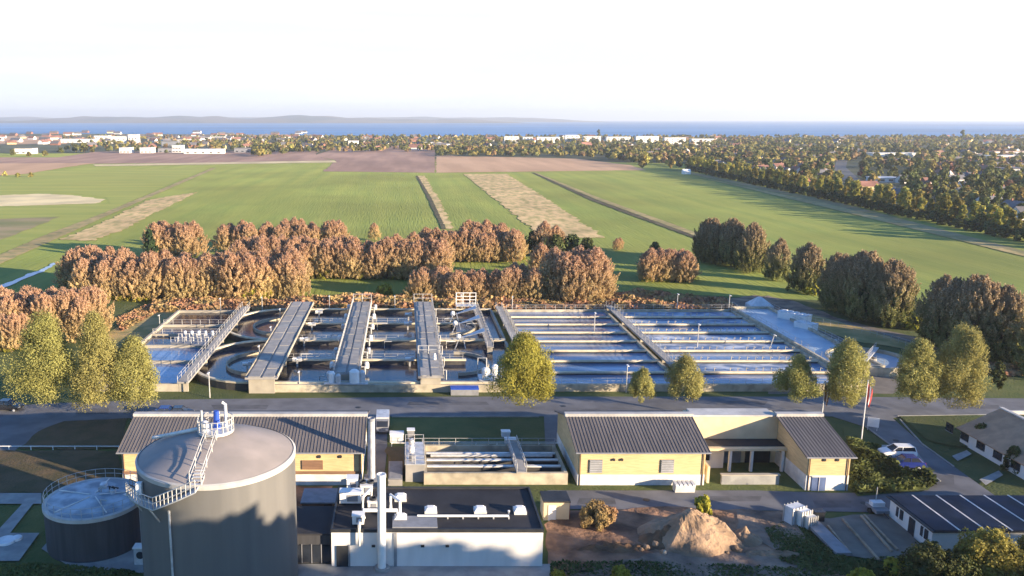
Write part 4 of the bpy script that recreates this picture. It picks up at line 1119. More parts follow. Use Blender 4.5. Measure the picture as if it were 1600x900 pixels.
skip('white container nearer the clarifier on the gravel', 1258, 521, 4.0, 2.6, 2.3, -.95)
skip('small flat pale container in front of the two white ones', 1288, 537, 4.0, 2.2, .9, -.9, 'tarp')
# brambles between grove and basins
def scatter(name, m, px, n, size, zmax, kind='stuff', z0=0.0):
    pts = [P(*p) for p in px]; tri = []
    xs = [p.x for p in pts]; ys = [p.y for p in pts]
    out = []
    rg = np.random.default_rng(len(px) + n)
    def inside(x, y):
        c = False; j = len(pts) - 1
        for i in range(len(pts)):
            if (pts[i].y > y) != (pts[j].y > y) and x < (pts[j].x - pts[i].x) * (y - pts[i].y) / (pts[j].y - pts[i].y) + pts[i].x: c = not c
            j = i
        return c
    while len(out) < n:
        x, y = rg.uniform(min(xs), max(xs)), rg.uniform(min(ys), max(ys))
        if inside(x, y):
            hh = zmax * (0.45 + .55 * noise.noise(Vector((x * .22, y * .22, 3)))) + .15
            out.append((x, y, z0 + max(.1, hh) * rg.uniform(.1, 1) ** .6))
    a = np.array(out); nr = RNG.normal(size=(n, 3)) + np.array([.2, -.3, .9])
    return tag(leaf_mesh(name, m, a, nr, size, 1.5, .3), kind=kind)
scatter('brambles', 'scrub', [(235, 489), (240, 474), (480, 470), (560, 464), (700, 470), (760, 474), (920, 470), (1000, 458), (1130, 474), (1150, 484), (1000, 486), (800, 486), (640, 484)], 16000, .7, 2.0)
scatter('dry_weeds', 'scrub', [(180, 500), (230, 478), (300, 472), (250, 486), (190, 520)], 1500, .4, .6)
scatter('dry_weeds', 'scrub', [(1500, 575), (1600, 568), (1640, 585), (1560, 590)], 1800, .6, 1.3)
K = 1.153
# ------------------------------------------------------------------ plant buildings
YF, YR, YB = 84.3, 90.4, 96.6
EZ, RZ = 4.75, 6.75
def brick_block(name, label, x0, x1, plinth=1.3, yf=YF, group=None, ribs=.42):
    """a brick building under a ridged roof of standing-seam sheet with a pale ridge light"""
    t = thing(name, label, 'building', ((x0 + x1) / 2, yf, 0), group)
    kf = (RZ - EZ) / (YR - yf)
    wl = MB()
    prof = [(yf, plinth), (YB, plinth), (YB, EZ - .15), (YR, RZ - .15), (yf, EZ - .15)]
    wl.extrude(prof, x0, x1); wl.build('wall', 'brick', t)
    MB().box((x0 + x1) / 2, (yf + YB) / 2, 0, x1 - x0 + .06, YB - yf + .06, plinth - .003).build('plinth', 'dirtywhite', t)
    o = .45
    rf = MB()
    rf.slab([(x0 - o, yf - o, EZ - kf * o), (x1 + o, yf - o, EZ - kf * o), (x1 + o, YR - .35, RZ - .1), (x0 - o, YR - .35, RZ - .1)], .14)
    rf.slab([(x0 - o, YB + o, EZ - kf * o), (x1 + o, YB + o, EZ - kf * o), (x1 + o, YR + .35, RZ - .1), (x0 - o, YR + .35, RZ - .1)], .14)
    n = int((x1 - x0 + 2 * o) / ribs)
    for i in range(n + 1):
        x = x0 - o + .05 + (x1 - x0 + 2 * o - .1) * i / n
        rf.slab([(x - .035, yf - o, EZ - kf * o + .05), (x + .035, yf - o, EZ - kf * o + .05), (x + .035, YR - .35, RZ - .05), (x - .035, YR - .35, RZ - .05)], .048)
    r = rf.build('roof', 'roof', t)
    rd = MB()
    rd.box((x0 + x1) / 2, YR, RZ - .25, x1 - x0 + 2 * o + .1, .74, .55)
    rd.build('ridge_cap', 'ridge', r)
    g = MB(); g.tube([(x0 - o, yf - o - .08, EZ - kf * o - .05), (x1 + o, yf - o - .08, EZ - kf * o - .05)], .1, 7); g.build('gutter', 'grey', r)
    for x in (x0 + .25, x1 - .25):
        MB().tube([(x, yf - .08, .1), (x, yf - .08, EZ - .3)], .06, 6).build('drainpipe', 'brickbrown', t)
    return t
def on_wall(t, name, m, x0, x1, z0, z1, y=YF, d=.08):
    return MB().box((x0 + x1) / 2, y - d / 2 - .032, z0, x1 - x0, d, z1 - z0).build(name, m, t)

LBX0, LBX1 = -35.0, -5.2
LB = brick_block('brick_building', 'long yellow brick building with brown sheet roof behind the big silo', LBX0, LBX1, 1.6, group='yellow brick plant buildings')
on_wall(LB, 'brick_panel', 'brickbrown', -12.6, -10.0, 2.2, 3.4)
for x in (-10.4, -7.8):
    MB().tube([(x, YF - .14, 3.9), (x, YF + .1, 3.9)], .2, 10).build('vent', 'dark', LB)
on_wall(LB, 'shade_band', 'brickbrown', LBX0, LBX1, 1.55, 1.95, d=.05)  # brown strip painted in for the shade along the wall foot
RBX0, RBX1 = 21.8, 37.6
RB = brick_block('brick_building', 'yellow brick building with two grey shutters on a white base', RBX0, RBX1, 1.5, group='yellow brick plant buildings')
for x in (23.2, 32.1):
    s = on_wall(RB, 'shutter', 'grey', x, x + 1.6, 1.75, 3.5)
    q = MB()
    for k in range(7):
        q.box(x + .8, YF - .15, 1.85 + k * .23, 1.5, .05, .06)
    q.build('slats', 'steel', s)
for x in (26.2, 27.2):
    MB().tube([(x, YF - .16, 3.5), (x, YF + .1, 3.5)], .17, 10).build('vent', 'dark', RB)
TBX0, TBX1 = 49.6, 54.8
TB = brick_block('brick_building', 'narrow yellow brick block with a blue door in its white base', TBX0, TBX1, 2.05, 83.0, group='yellow brick plant buildings')
dr = on_wall(TB, 'door', 'bluedoor', 50.3, 52.0, .05, 1.9, 83.0)
MB().box(51.15, 82.85, .05, .05, .06, 1.85).build('centre_post', 'whitewall', dr)
MB().box(51.15, 82.85, 1.903, 1.9, .1, .1).build('lintel', 'dirtywhite', dr)
for x in (51.6, 53.2):
    MB().tube([(x, 82.9, 4.1), (x, 83.1, 4.1)], .2, 10).build('vent', 'dark', TB)
# recessed yard between the two blocks
CT = thing('yard_wall_block', 'cream rendered link building with an open columned bay between the brick blocks', 'building', (44, 90, 0))
MB().box((RBX1 + TBX0) / 2, YR + 1.0, 0, TBX0 - RBX1 - .06, 2.0, 6.55).build('back_wall', 'render', CT)
MB().box((RBX1 + TBX0) / 2, YR + 1.0, 6.553, TBX0 - RBX1 - 1.2, 2.3, .22).build('coping', 'ridge', CT)
MB().box((RBX1 + TBX0) / 2, 89.0, 3.0, TBX0 - RBX1 - .1, 2.7, .34).build('canopy_beam', 'render', CT)
MB().box((RBX1 + TBX0) / 2, 89.3, 3.345, TBX0 - RBX1 - .12, 2.1, .1).build('canopy_roof', 'blackroof', CT)
MB().box(40.0, 89.6, 0, 4.0, 1.55, 2.997).build('stair_wall', 'whitewall', CT)
MB().prism([(38.2, 84.8), (38.2, 88.8), (38.5, 88.8), (38.5, 84.8)], 0, 2.3).build('wing_wall', 'render', CT)
for x in (42.4, 45.2, 49.2):
    MB().box(x, 87.95, 0, .32, .32, 2.997).build('column', 'whitewall', CT)
MB().box(43.8, 90.33, .1, 2.3, .1, 2.6).build('gate', 'grey', CT); MB().box(47.2, 90.33, .1, 3.3, .1, 2.6).build('gate', 'dark', CT)
for x, z in ((39.6, 1.2),):
    MB().box(x, 88.75, z, 1.0, .12, 1.1).build('window', 'glass', CT)
t = thing('low_retaining_wall', 'low grey concrete wall in front of the columned bay', 'wall', (44, 84.5, 0))
MB().box(43.5, 84.6, 0, 7.2, .35, 1.3).build('wall_body', 'paving', t)
MB().box(43.5, 84.6, 1.303, 7.4, .5, .12).build('coping', 'concrete', t)
K = 1.0
# skip container by the brick wall
t = skip('white rubbish skip with a reddish load against the two-shutter building', 1068, 769, 2.4, 1.4, 1.1, 0.0, 'dirtywhite', 'rubbish_skip')

# ---- silo
p = (-17.7, 74.4); r_, hs = 7.34, 14.0
SL = thing('silo', 'huge grey-brown domed silo in the foreground', 'silo', (*p, 0))
sm = MB(); sm.lathe(*p, [(r_, 0), (r_, hs - .25)], 96); sm.build('shell', 'silo', SL, True)
MB().lathe(*p, [(r_ + .06, hs - .5), (r_ + .1, hs - .1), (r_ - .1, hs + .02)], 96).build('rim', 'ridge', SL)
dm = MB(); dm.lathe(*p, [(r_, hs - .1), (r_ * .75, hs + .75), (r_ * .5, hs + 1.4), (r_ * .25, hs + 1.9), (.9, hs + 2.1)], 96)
d_ = dm.build('dome', 'dome', SL, True)
pl = MB(); pl.lathe(*p, [(.01, hs + 2.1), (1.7, hs + 2.1), (1.7, hs + 2.35), (.01, hs + 2.35)], 24); pl.build('top_platform', 'steel', SL)
def ring(cx, cy, r, z, a0=0, a1=2 * math.pi, n=20, h=1.1, rr=.045):
    mb = MB(); pts = arc(cx, cy, r, a0, a1, n)
    for x, y in pts:
        mb.tube([(x, y, z), (x, y, z + h)], rr, 4)
    for k in (1.0, .52):
        mb.tube([(x, y, z + h * k) for x, y in pts], rr, 4)
    return mb
ring(p[0], p[1], 1.65, hs + 2.35).build('platform_railing', 'rail', SL)
MB().tube([(p[0] + .1, p[1], hs + 2.35), (p[0] + .1, p[1], hs + 4.1)], .35, 12, .25).build('blue_mixer', 'blue', SL)
MB().lathe(p[0] - .9, p[1] - .5, [(.01, hs + 2.35), (.4, hs + 2.35), (.4, hs + 3.1), (.2, hs + 3.3), (.01, hs + 3.35)], 14).build('valve_hood', 'steel', SL)
MB().tube([(p[0] + .9, p[1] + .4, hs + 2.35), (p[0] + .9, p[1] + .4, hs + 4.6), (p[0] + .6, p[1] + .4, hs + 4.8)], .14, 8).build('vent_pipe', 'white', SL)
MB().tube([(p[0] - 1.4, p[1] + .4, hs + 2.35), (p[0] - 1.4, p[1] + .4, hs + 4.0)], .12, 8).build('vent_pipe', 'rail', SL)
# pipe lying down the dome toward the left edge
q = MB(); q.tube([(p[0] - .9, p[1] + .2, hs + 2.4), (p[0] - 6.6, p[1] + 1.8, hs + .7)], .17, 8); q.build('dome_pipe', 'dirtywhite', SL)
# stair down the dome and platform on the side
q = MB()
a0 = R(-92)
def dome_pt(a, rr, dz=.15):
    z = hs + 2.1 - 2.2 * (rr / r_) ** 1.15
    return (p[0] + rr * math.cos(a), p[1] + rr * math.sin(a), z + dz)
for k in range(14):
    rr = 1.8 + (r_ - 1.8) * k / 13
    x, y, z = dome_pt(a0, rr)
    q.box(x, y, z, .9, .34, .06)
q.build('stair_treads', 'steel', SL)
q = MB()
for s in (-.5, .5):
    pts = [(dome_pt(a0, rr)[0] + s, dome_pt(a0, rr)[1], dome_pt(a0, rr)[2]) for rr in (1.8, 3.5, 5.4, r_)]
    for h in (1.1, .55):
        q.tube([(x, y, z + h) for x, y, z in pts], .045, 4)
    q.tube([(x, y, z - .05) for x, y, z in pts], .07, 4)
    for x, y, z in pts: q.tube([(x, y, z), (x, y, z + 1.1)], .045, 4)
q.build('stair_railing', 'rail', SL)
def gallery(r0, r1, a, b, z0, z1, n=12):
    m_ = MB()
    for i in range(n):
        t0, t1 = i / n, (i + 1) / n
        A, Bb = a + (b - a) * t0, a + (b - a) * t1
        za, zb = z0 + (z1 - z0) * t0, z0 + (z1 - z0) * t1
        m_.slab([(p[0] + r0 * math.cos(A), p[1] + r0 * math.sin(A), za), (p[0] + r1 * math.cos(A), p[1] + r1 * math.sin(A), za), (p[0] + r1 * math.cos(Bb), p[1] + r1 * math.sin(Bb), zb), (p[0] + r0 * math.cos(Bb), p[1] + r0 * math.sin(Bb), zb)], .1)
    return m_
gallery(r_ + .1, r_ + 1.2, R(-90), R(-118), hs - .1, hs - 2.2).build('side_stair', 'steel', SL)
gallery(r_ + .1, r_ + 1.2, R(-118), R(-150), hs - 2.2, hs - 2.2).build('side_landing', 'steel', SL)
def spiral(r, a, b, z0, z1, n=10):
    m_ = MB(); pts = []
    for i in range(n + 1):
        A = a + (b - a) * i / n; pts.append((p[0] + r * math.cos(A), p[1] + r * math.sin(A), z0 + (z1 - z0) * i / n))
    for h in (1.1, .55): m_.tube([(x, y, z + h) for x, y, z in pts], .05, 4)
    for x, y, z in pts: m_.tube([(x, y, z), (x, y, z + 1.1)], .045, 4)
    return m_
spiral(r_ + 1.15, R(-90), R(-118), hs - .1, hs - 2.2).build('side_railing', 'rail', SL)
spiral(r_ + 1.15, R(-118), R(-150), hs - 2.2, hs - 2.2).build('side_railing', 'rail', SL)
for A in (R(-122), R(-146)):
    MB().tube([(p[0] + r_ * math.cos(A), p[1] + r_ * math.sin(A), hs - 4), (p[0] + (r_ + 1.1) * math.cos(A), p[1] + (r_ + 1.1) * math.sin(A), hs - 2.3)], .08, 5).build('bracket', 'rail', SL)
A = R(-112)
MB().tube([(p[0] + (r_ + .14) * math.cos(A), p[1] + (r_ + .14) * math.sin(A), 0), (p[0] + (r_ + .14) * math.cos(A), p[1] + (r_ + .14) * math.sin(A), hs - 2.6)], .11, 8).build('downpipe', 'steel', SL)
MB().box(p[0] + (r_ + .35) * math.cos(R(-141)), p[1] + (r_ + .35) * math.sin(R(-141)), hs - 2.0, .5, .5, 1.1).build('panel_box', 'white', SL)

# ---- small tank
tp = (-33.3, 83.4); tr_, th = 5.1, 5.0
TK = thing('round_tank', 'low dark round tank with a pale lid beside the silo', 'tank', (*tp, 0))
MB().lathe(*tp, [(tr_, 0), (tr_, th - .4)], 72).build('shell', 'tankdark', TK, True)
MB().lathe(*tp, [(tr_ + .03, th - .45), (tr_ + .12, th - .4), (tr_ + .12, th), (tr_ - .3, th)], 72).build('rim', 'ridge', TK)
MB().lathe(*tp, [(tr_ - .3, th - .02), (tr_ * .5, th + .18), (.01, th + .3)], 72).build('lid', 'tanklid', TK, True)
ring(tp[0], tp[1], tr_ - .05, th, n=30, h=1.15, rr=.03).build('railing', 'rail', TK)
for i in range(10):
    a = random.uniform(-1.2, 1.6); rr = random.uniform(.8, 3.6)
    x, y = tp[0] + rr * math.cos(a), tp[1] + rr * math.sin(a)
    if i % 3 == 0:
        MB().lathe(x, y, [(.01, th + .15), (.35, th + .15), (.35, th + .6), (.01, th + .7)], 12).build('hatch', 'steel', TK)
    else:
        q = MB(); q.tube([(x, y, th + .1), (x, y, th + .7 + .4 * random.random()), (x + .6, y, th + .7)], .1, 6); q.build('pipe', ('dark', 'rail')[i % 2], TK)
q = MB()
for i in range(5):
    A = i * 1.256 + .3; q.tube([(tp[0] + .5 * math.cos(A), tp[1] + .5 * math.sin(A), th + .33), (tp[0] + 4.6 * math.cos(A), tp[1] + 4.6 * math.sin(A), th + .16)], .06, 5)
q.build('lid_seam', 'dirtywhite', TK)
MB().tube([(tp[0] + tr_ + .3, tp[1] - 1.5, .1), (tp[0] + tr_ + .3, tp[1] - 1.5, th + .6), (tp[0] + tr_ - 1, tp[1] - 1, th + .6)], .16, 8).build('riser_pipe', 'steel', TK)
# link bridge between tank and silo
t = thing('link_stair', 'steel stair bridge linking the low tank to the silo', 'stairs', (-27, 78, 0))
a_, b_ = Vector((tp[0] + tr_ - .4, tp[1] - .6, th + .2)), Vector((p[0] + (r_ + 1.0) * math.cos(R(-150)), p[1] + (r_ + 1.0) * math.sin(R(-150)), hs - 2.2))
mid = Vector((a_.x + 1.6, a_.y - .6, th + .4))
q = MB()
for i in range(22):
    c = mid.lerp(b_, (i + .5) / 22); q.box(c.x, c.y, c.z - .05, .42, 1.0, .06, -.6)
q.slab([(a_.x, a_.y - .5, th + .4), (mid.x, mid.y - .5, th + .4), (mid.x, mid.y + .5, th + .4), (a_.x, a_.y + .5, th + .4)], .1)
q.build('treads', 'steel', t)
for s in (-.5, .5):
    q = MB(); pts = [a_ + Vector((0, s, .2)), mid + Vector((0, s, 0)), b_ + Vector((0, s, 0))]
    q.tube(pts, .09, 5)
    for h in (1.1, .55): q.tube([v + Vector((0, 0, h)) for v in pts], .05, 4)
    for i in range(9):
        c = mid.lerp(b_, i / 8) + Vector((0, s, 0)); q.tube([c, c + Vector((0, 0, 1.1))], .045, 4)
    q.build('stringer', 'rail', t)
t = thing('control_cabinet', 'grey control cabinet with a round gauge between tank and silo', 'cabinet', (-26.9, 77.6, 0))
MB().box(-26.9, 78.4, 0, 1.3, .9, 2.0).build('body', 'steel', t); MB().box(-26.9, 78.4, 2.003, 1.5, 1.1, .12).build('cover', 'white', t)
MB().tube([(-26.9, 77.92, 1.3), (-26.9, 77.85, 1.3)], .4, 12).build('gauge', 'dark', t)

# ---- white building with black roof
K = 1.153
WX0, WX1, WY0, WY1, WH = -7.3, 14.2, 67.4, 76.0, 4.0
WB = thing('white_building', 'low white rendered building with a black felt roof', 'building', (3.4, 71.7, 0))
MB().box((WX0 + WX1) / 2, (WY0 + WY1) / 2, 0, WX1 - WX0, WY1 - WY0, WH).build('wall', 'whitewall', WB)
rf = MB(); rf.box((WX0 + WX1) / 2, (WY0 + WY1) / 2, WH + .003, WX1 - WX0 - .2, WY1 - WY0 - .2, .08); WR = rf.build('roof', 'blackroof', WB)
q = MB()
for x, y, sx, sy in (((WX0 + WX1) / 2, WY0 + .06, WX1 - WX0 + .12, .2), ((WX0 + WX1) / 2, WY1 - .06, WX1 - WX0 + .12, .2), (WX0 + .04, (WY0 + WY1) / 2, .2, WY1 - WY0 - .34), (WX1 - .04, (WY0 + WY1) / 2, .2, WY1 - WY0 - .34)):
    q.box(x, y, WH - .06, sx, sy, .36)
q.build('parapet', 'dark', WB)
on_wall(WB, 'door', 'dark', -6.8, -5.6, .05, 2.5, WY0); on_wall(WB, 'door_frame', 'grey', -5.55, -5.4, .05, 2.6, WY0, .05)
on_wall(WB, 'downpipe', 'grey', -.95, -.65, .05, 3.9, WY0)
for x in (-3.2, 1.8, 4.3): on_wall(WB, 'wall_lamp', 'dark', x, x + .35, 2.4, 2.6, WY0, .15)
# low felt step of the roof
MB().box(1.2, WY0 + 1.3, WH + .085, 4.6, 2.1, .3).build('roof_step', 'grey', WR)
# things standing on the roof
K = 1.0
ZR = WH + .085
def skylight(x, y, s=1.15, label=''):
    t = thing('skylight', label, 'skylight', (x, y, ZR), 'white roof skylights')
    MB().box(x, y, ZR, s * 1.15, s * 1.15, .35).build('kerb_frame', 'dirtywhite', t)
    d = MB(); a = s / 2; v = [(x - a, y - a, ZR + .353), (x + a, y - a, ZR + .353), (x + a, y + a, ZR + .353), (x - a, y + a, ZR + .353), (x - a * .6, y - a * .6, ZR + .62), (x + a * .6, y - a * .6, ZR + .62), (x + a * .6, y + a * .6, ZR + .62), (x - a * .6, y + a * .6, ZR + .62)]
    d.add(v, [(3, 2, 1, 0), (4, 5, 6, 7), (0, 1, 5, 4), (1, 2, 6, 5), (2, 3, 7, 6), (3, 0, 4, 7)]); d.build('dome', 'white', t)
for x, y, l in ((673, 800, 'white skylight at the left end of the roof pipe'), (750, 800, 'white skylight above the middle of the roof pipe'), (812, 800, 'white skylight nearest the roof corner'), (626, 780, 'white roof skylight behind the tall chimney, farther one'), (626, 812, 'white roof skylight beside the tall chimney, nearer one')):
    q = P(x, y, ZR); skylight(q.x, q.y, 1.15, l)
t = thing('roof_pipe', 'long white pipe on brackets lying along the black roof', 'pipe', (6, 72, ZR))
a_, b_ = P(652, 806, ZR + .3), P(795, 806, ZR + .3)
MB().tube([a_, b_, b_ + Vector((0, 0, .6))], .13, 8).build('pipe_run', 'white', t)
for i in range(7):
    c = a_.lerp(b_, i / 6); MB().box(c.x, c.y, ZR, .14, .3, .2).build('bracket', 'steel', t)
def roof_unit(label, px, py, sx, sy, h, m='white', fans=0):
    q = P(px, py, ZR); t = thing('ventilation_unit', label, 'ventilation unit', q, 'roof ventilation units')
    MB().box(q.x, q.y, ZR + .15, sx, sy, h).build('casing', m, t)
    MB().box(q.x, q.y, ZR, sx * .8, sy * .8, .147).build('base_frame', 'dark', t)
    MB().box(q.x, q.y, ZR + h + .153, sx + .12, sy + .12, .08).build('cover', m, t)
    MB().box(q.x + sx * .1, q.y - sy / 2 - .03, ZR + .4, sx * .5, .06, h * .6).build('grille', 'grey', t)
    for k in range(fans):
        MB().lathe(q.x + (k - (fans - 1) / 2) * .9, q.y, [(.4, ZR + h + .233), (.4, ZR + h + .45), (.3, ZR + h + .45), (.3, ZR + h + .3), (.01, ZR + h + .3)], 16).build('fan', 'dark', t)
roof_unit('wide white ventilation unit on the black roof corner', 548, 785, 2.3, 1.1, 1.2)
roof_unit('tall white ventilation unit behind the wide one', 551, 766, 1.2, 1.2, 1.4)
roof_unit('grey ventilation unit with two fans beside the silver stack', 573, 770, 1.3, 1.6, 1.0, 'dirtywhite', 2)
roof_unit('small white hooded unit near the front roof edge', 560, 818, 1.2, 1.0, .9)
roof_unit('low white box unit between the chimney and the ducts', 583, 797, 1.1, 1.0, 1.0, 'dirtywhite', 1)
t = thing('roof_ducts', 'white bent ducts winding round the tall white chimney', 'duct', (0, 70, ZR))
c0 = P(597, 800, ZR)
for pts, rr in (([(c0.x - 1.9, c0.y - 1.4, ZR), (c0.x - 1.9, c0.y - 1.4, ZR + .9), (c0.x + 1.6, c0.y - 1.4, ZR + .9), (c0.x + 1.6, c0.y - 1.4, ZR)], .2), ([(c0.x - 2.0, c0.y - .6, ZR), (c0.x - 2.0, c0.y - .6, ZR + 2.0), (c0.x - 1.2, c0.y + 1.5, ZR + 2.0), (c0.x - 1.2, c0.y + 1.5, ZR)], .16), ([(c0.x + 1.9, c0.y - .8, ZR), (c0.x + 1.9, c0.y - .8, ZR + 1.6), (c0.x + .9, c0.y + .8, ZR + 1.6), (c0.x + .9, c0.y + .8, ZR)], .16)):
    MB().tube(pts, rr, 8).build('duct', 'white', t)
t = thing('pipe_stub', 'white angled exhaust stub at the front edge of the black roof', 'pipe', P(562, 826, ZR))
q = P(562, 826, ZR)
MB().tube([q, q + Vector((0, 0, .9)), q + Vector((0, -.9, .9)), q + Vector((0, -.9, -1.4))], .16, 8).build('pipe_run', 'dirtywhite', t)
# chimneys
K = 1.153
t = thing('chimney_stack', 'tall white round chimney rising in front of the white wall', 'chimney', (P(597, 886).x, 67.0, 0))
cx = P(597, 886).x
MB().tube([(cx, 66.85, 0), (cx, 66.85, 10.4)], .42, 20).build('pipe', 'white', t, False)
MB().lathe(cx, 66.85, [(.46, 10.2), (.47, 10.55), (.36, 10.55), (.36, 10.0)], 20).build('rim', 'white', t)
MB().lathe(cx, 66.85, [(.75, .16), (.75, .5), (.44, .5)], 20).build('foot', 'paving', t)
for z in (2.0, 3.4): MB().box(cx, 67.3, z, .2, .32, .12).build('wall_bracket', 'steel', t)
t = thing('chimney_stack', 'silver steel stack standing by the gable of the long brick building', 'chimney', (-3.9, 83.6, 0))
MB().tube([(-3.9, 83.6, 1.5), (-3.9, 83.6, 9.1)], .43, 20).build('pipe', 'steel', t)
MB().lathe(-3.9, 83.6, [(.47, 8.9), (.48, 9.25), (.38, 9.25), (.38, 8.7)], 20).build('rim', 'grey', t)
MB().box(-3.9, 83.6, 0, 1.9, 1.6, 1.5).build('foot', 'grey', t)
# glazed dark annex
AX = thing('glazed_annex', 'dark annex with a glazed front between silo and white building', 'building', (-10, 70, 0))
MB().box(-9.9, 70.6, 0, 5.0, 5.2, 3.3).build('wall', 'tankdark', AX)
MB().box(-9.9, 70.6, 3.303, 5.2, 5.4, .18).build('roof', 'blackroof', AX)
for i in range(5):
    g = MB().box(-11.9 + i * 1.0, 67.96, .3, .82, .08, 1.9).build('window', 'glass', AX)
    MB().box(-11.4 + i * 1.0, 67.93, .2, .08, .1, 2.1).build('mullion', 'grey', g)
t = thing('brick_shed', 'small low brown shed behind the glazed annex', 'shed', (-10, 78, 0))
MB().box(-9.4, 78.2, 0, 4.4, 3.0, 1.9).build('wall', 'brickbrown', t); MB().box(-9.4, 78.2, 1.903, 4.7, 3.3, .16).build('roof', 'grey', t)
MB().box(-8.6, 76.66, .05, .9, .08, 1.7).build('door', 'dark', t)

# ---- inlet basin between the buildings
IB = thing('inlet_basin', 'concrete inlet basin with parallel channels behind the black-roofed building', 'basin', (12, 88, 0))
ix0, ix1, iy0, iy1 = 2.6, 20.6, 84.6, 92.4
o = MB(); o.box((ix0 + ix1) / 2, iy0, 0, ix1 - ix0, .4, 1.6); o.box((ix0 + ix1) / 2, iy1, 0, ix1 - ix0, .4, 1.6)
o.box(ix0 + .2, (iy0 + iy1) / 2, 0, .4, iy1 - iy0 - .4, 1.6); o.box(ix1 - .2, (iy0 + iy1) / 2, 0, .4, iy1 - iy0 - .4, 1.6)
o.build('outer_wall', 'concretepale', IB)
for y in (86.6, 88.3, 90.2):
    MB().box((ix0 + ix1) / 2, y, .2, ix1 - ix0 - .9, .28, 1.2).build('divider_wall', 'wetwall', IB); MB().box((ix0 + ix1) / 2, y, 1.403, ix1 - ix0 - .9, .46, .14).build('coping', 'dirtywhite', IB)
MB().add([(ix0 + .4, iy0 + .2, .35), (ix1 - .4, iy0 + .2, .35), (ix1 - .4, iy1 - .2, .35), (ix0 + .4, iy1 - .2, .35)], [(0, 1, 2, 3)]).build('water_surface', 'sludge', IB)
MB().tube([(ix0 + 1, 89.2, 1.6), (ix1 - 1, 89.2, 1.6)], .22, 8).build('pipe', 'rail', IB)
MB().railing([(ix0, iy1), (ix1, iy1)], 1.6, 1.0, 2.2, .035).build('railing', 'rail', IB)
t = thing('screen_tower', 'grey steel screen platform with railings at the end of the inlet basin', 'platform', (1.6, 88, 0))
MB().box(1.5, 88.2, 0, 2.4, 6.2, 2.4).build('housing', 'deck', t); MB().box(1.5, 88.2, 2.403, 2.6, 6.4, .12).build('deck', 'steel', t)
MB().railing([(.3, 85.1), (2.7, 85.1), (2.7, 91.3), (.3, 91.3), (.3, 85.1)], 2.52, 1.1, 1.3, .045).build('railing', 'rail', t)
for y in (86, 88.4, 90.6): MB().lathe(1.1, y, [(.01, 2.53), (.35, 2.53), (.35, 3.3), (.01, 3.4)], 12).build('motor', ('steel', 'white', 'grey')[int(y) % 3], t)
t = thing('footbridge', 'short railed footbridge crossing the inlet basin', 'walkway', (14.6, 88.5, 0))
MB().box(14.8, 88.5, 1.65, 1.3, 8.4, .2).build('deck', 'deck', t)
for s in (-.6, .6): MB().railing([(14.8 + s, 84.4), (14.8 + s, 92.6)], 1.85, 1.1, 1.6, .05).build('railing', 'rail', t)
t = thing('service_slab', 'raised grey service slab left of the screen platform', 'slab', (-.9, 86, 0))
MB().box(-1.0, 86.6, 0, 1.8, 5, .9).build('block', 'deck', t); MB().box(-1.0, 86.6, .903, 1.5, 4.6, .06).build('cover', 'grey', t)
K = 1.0
for x, y, sx, sy, h, m, l in ((620, 690, 1.9, 1.2, 1.3, 'tarp', 'white electrical cabinet on the dark grass by the lane'), (642, 690, 1.0, .9, 1.8, 'grey', 'tall grey electrical cabinet beside the white one'), (790, 682, 1.2, .9, .8, 'tarp', 'low white box on the shaded grass'), (797, 694, 1.5, .9, .8, 'dirtywhite', 'low pale box at the edge of the shaded grass')):
    q = P(x, y); t = thing('cabinet', l, 'cabinet', q)
    MB().box(q.x, q.y, 0, sx, sy, h).build('body', m, t); MB().box(q.x, q.y, h + .003, sx + .14, sy + .14, .1).build('cover', 'white', t)
    MB().box(q.x, q.y - sy / 2 - .02, .2, sx * .8, .04, h * .7).build('door', m, t)
t = thing('pipe_barrier', 'long thin white pipe barrier along the shaded grass', 'barrier', P(745, 699))
a_, b_ = P(612, 699), P(875, 699)
q = MB(); q.railing([a_, b_], 0, .7, 3, .06, 1); q.build('rail', 'white', t)
t = thing('pipe_barrier', 'long thin white pipe barrier across the brown lawn', 'barrier', P(90, 704))
a_, b_ = P(-20, 704), P(186, 704)
q = MB(); q.railing([a_, b_], 0, .7, 3, .06, 1); q.build('rail', 'white', t)
# small shed with red end
q = P(869, 814)
t = thing('site_shed', 'small cream site shed with a dark roof and red end wall', 'shed', q)
MB().box(q.x, q.y + 1.2, 0, 2.9, 2.4, 2.3).build('wall', 'render', t); MB().box(q.x, q.y + 1.2, 2.303, 3.1, 2.7, .2).build('roof', 'dark', t)
MB().box(q.x + 1.49, q.y + 1.2, .1, .08, 2.2, 2.1).build('end_wall', 'red', t); MB().box(q.x - .5, q.y - .03, .05, .9, .08, 1.9).build('door', 'whitewall', t)

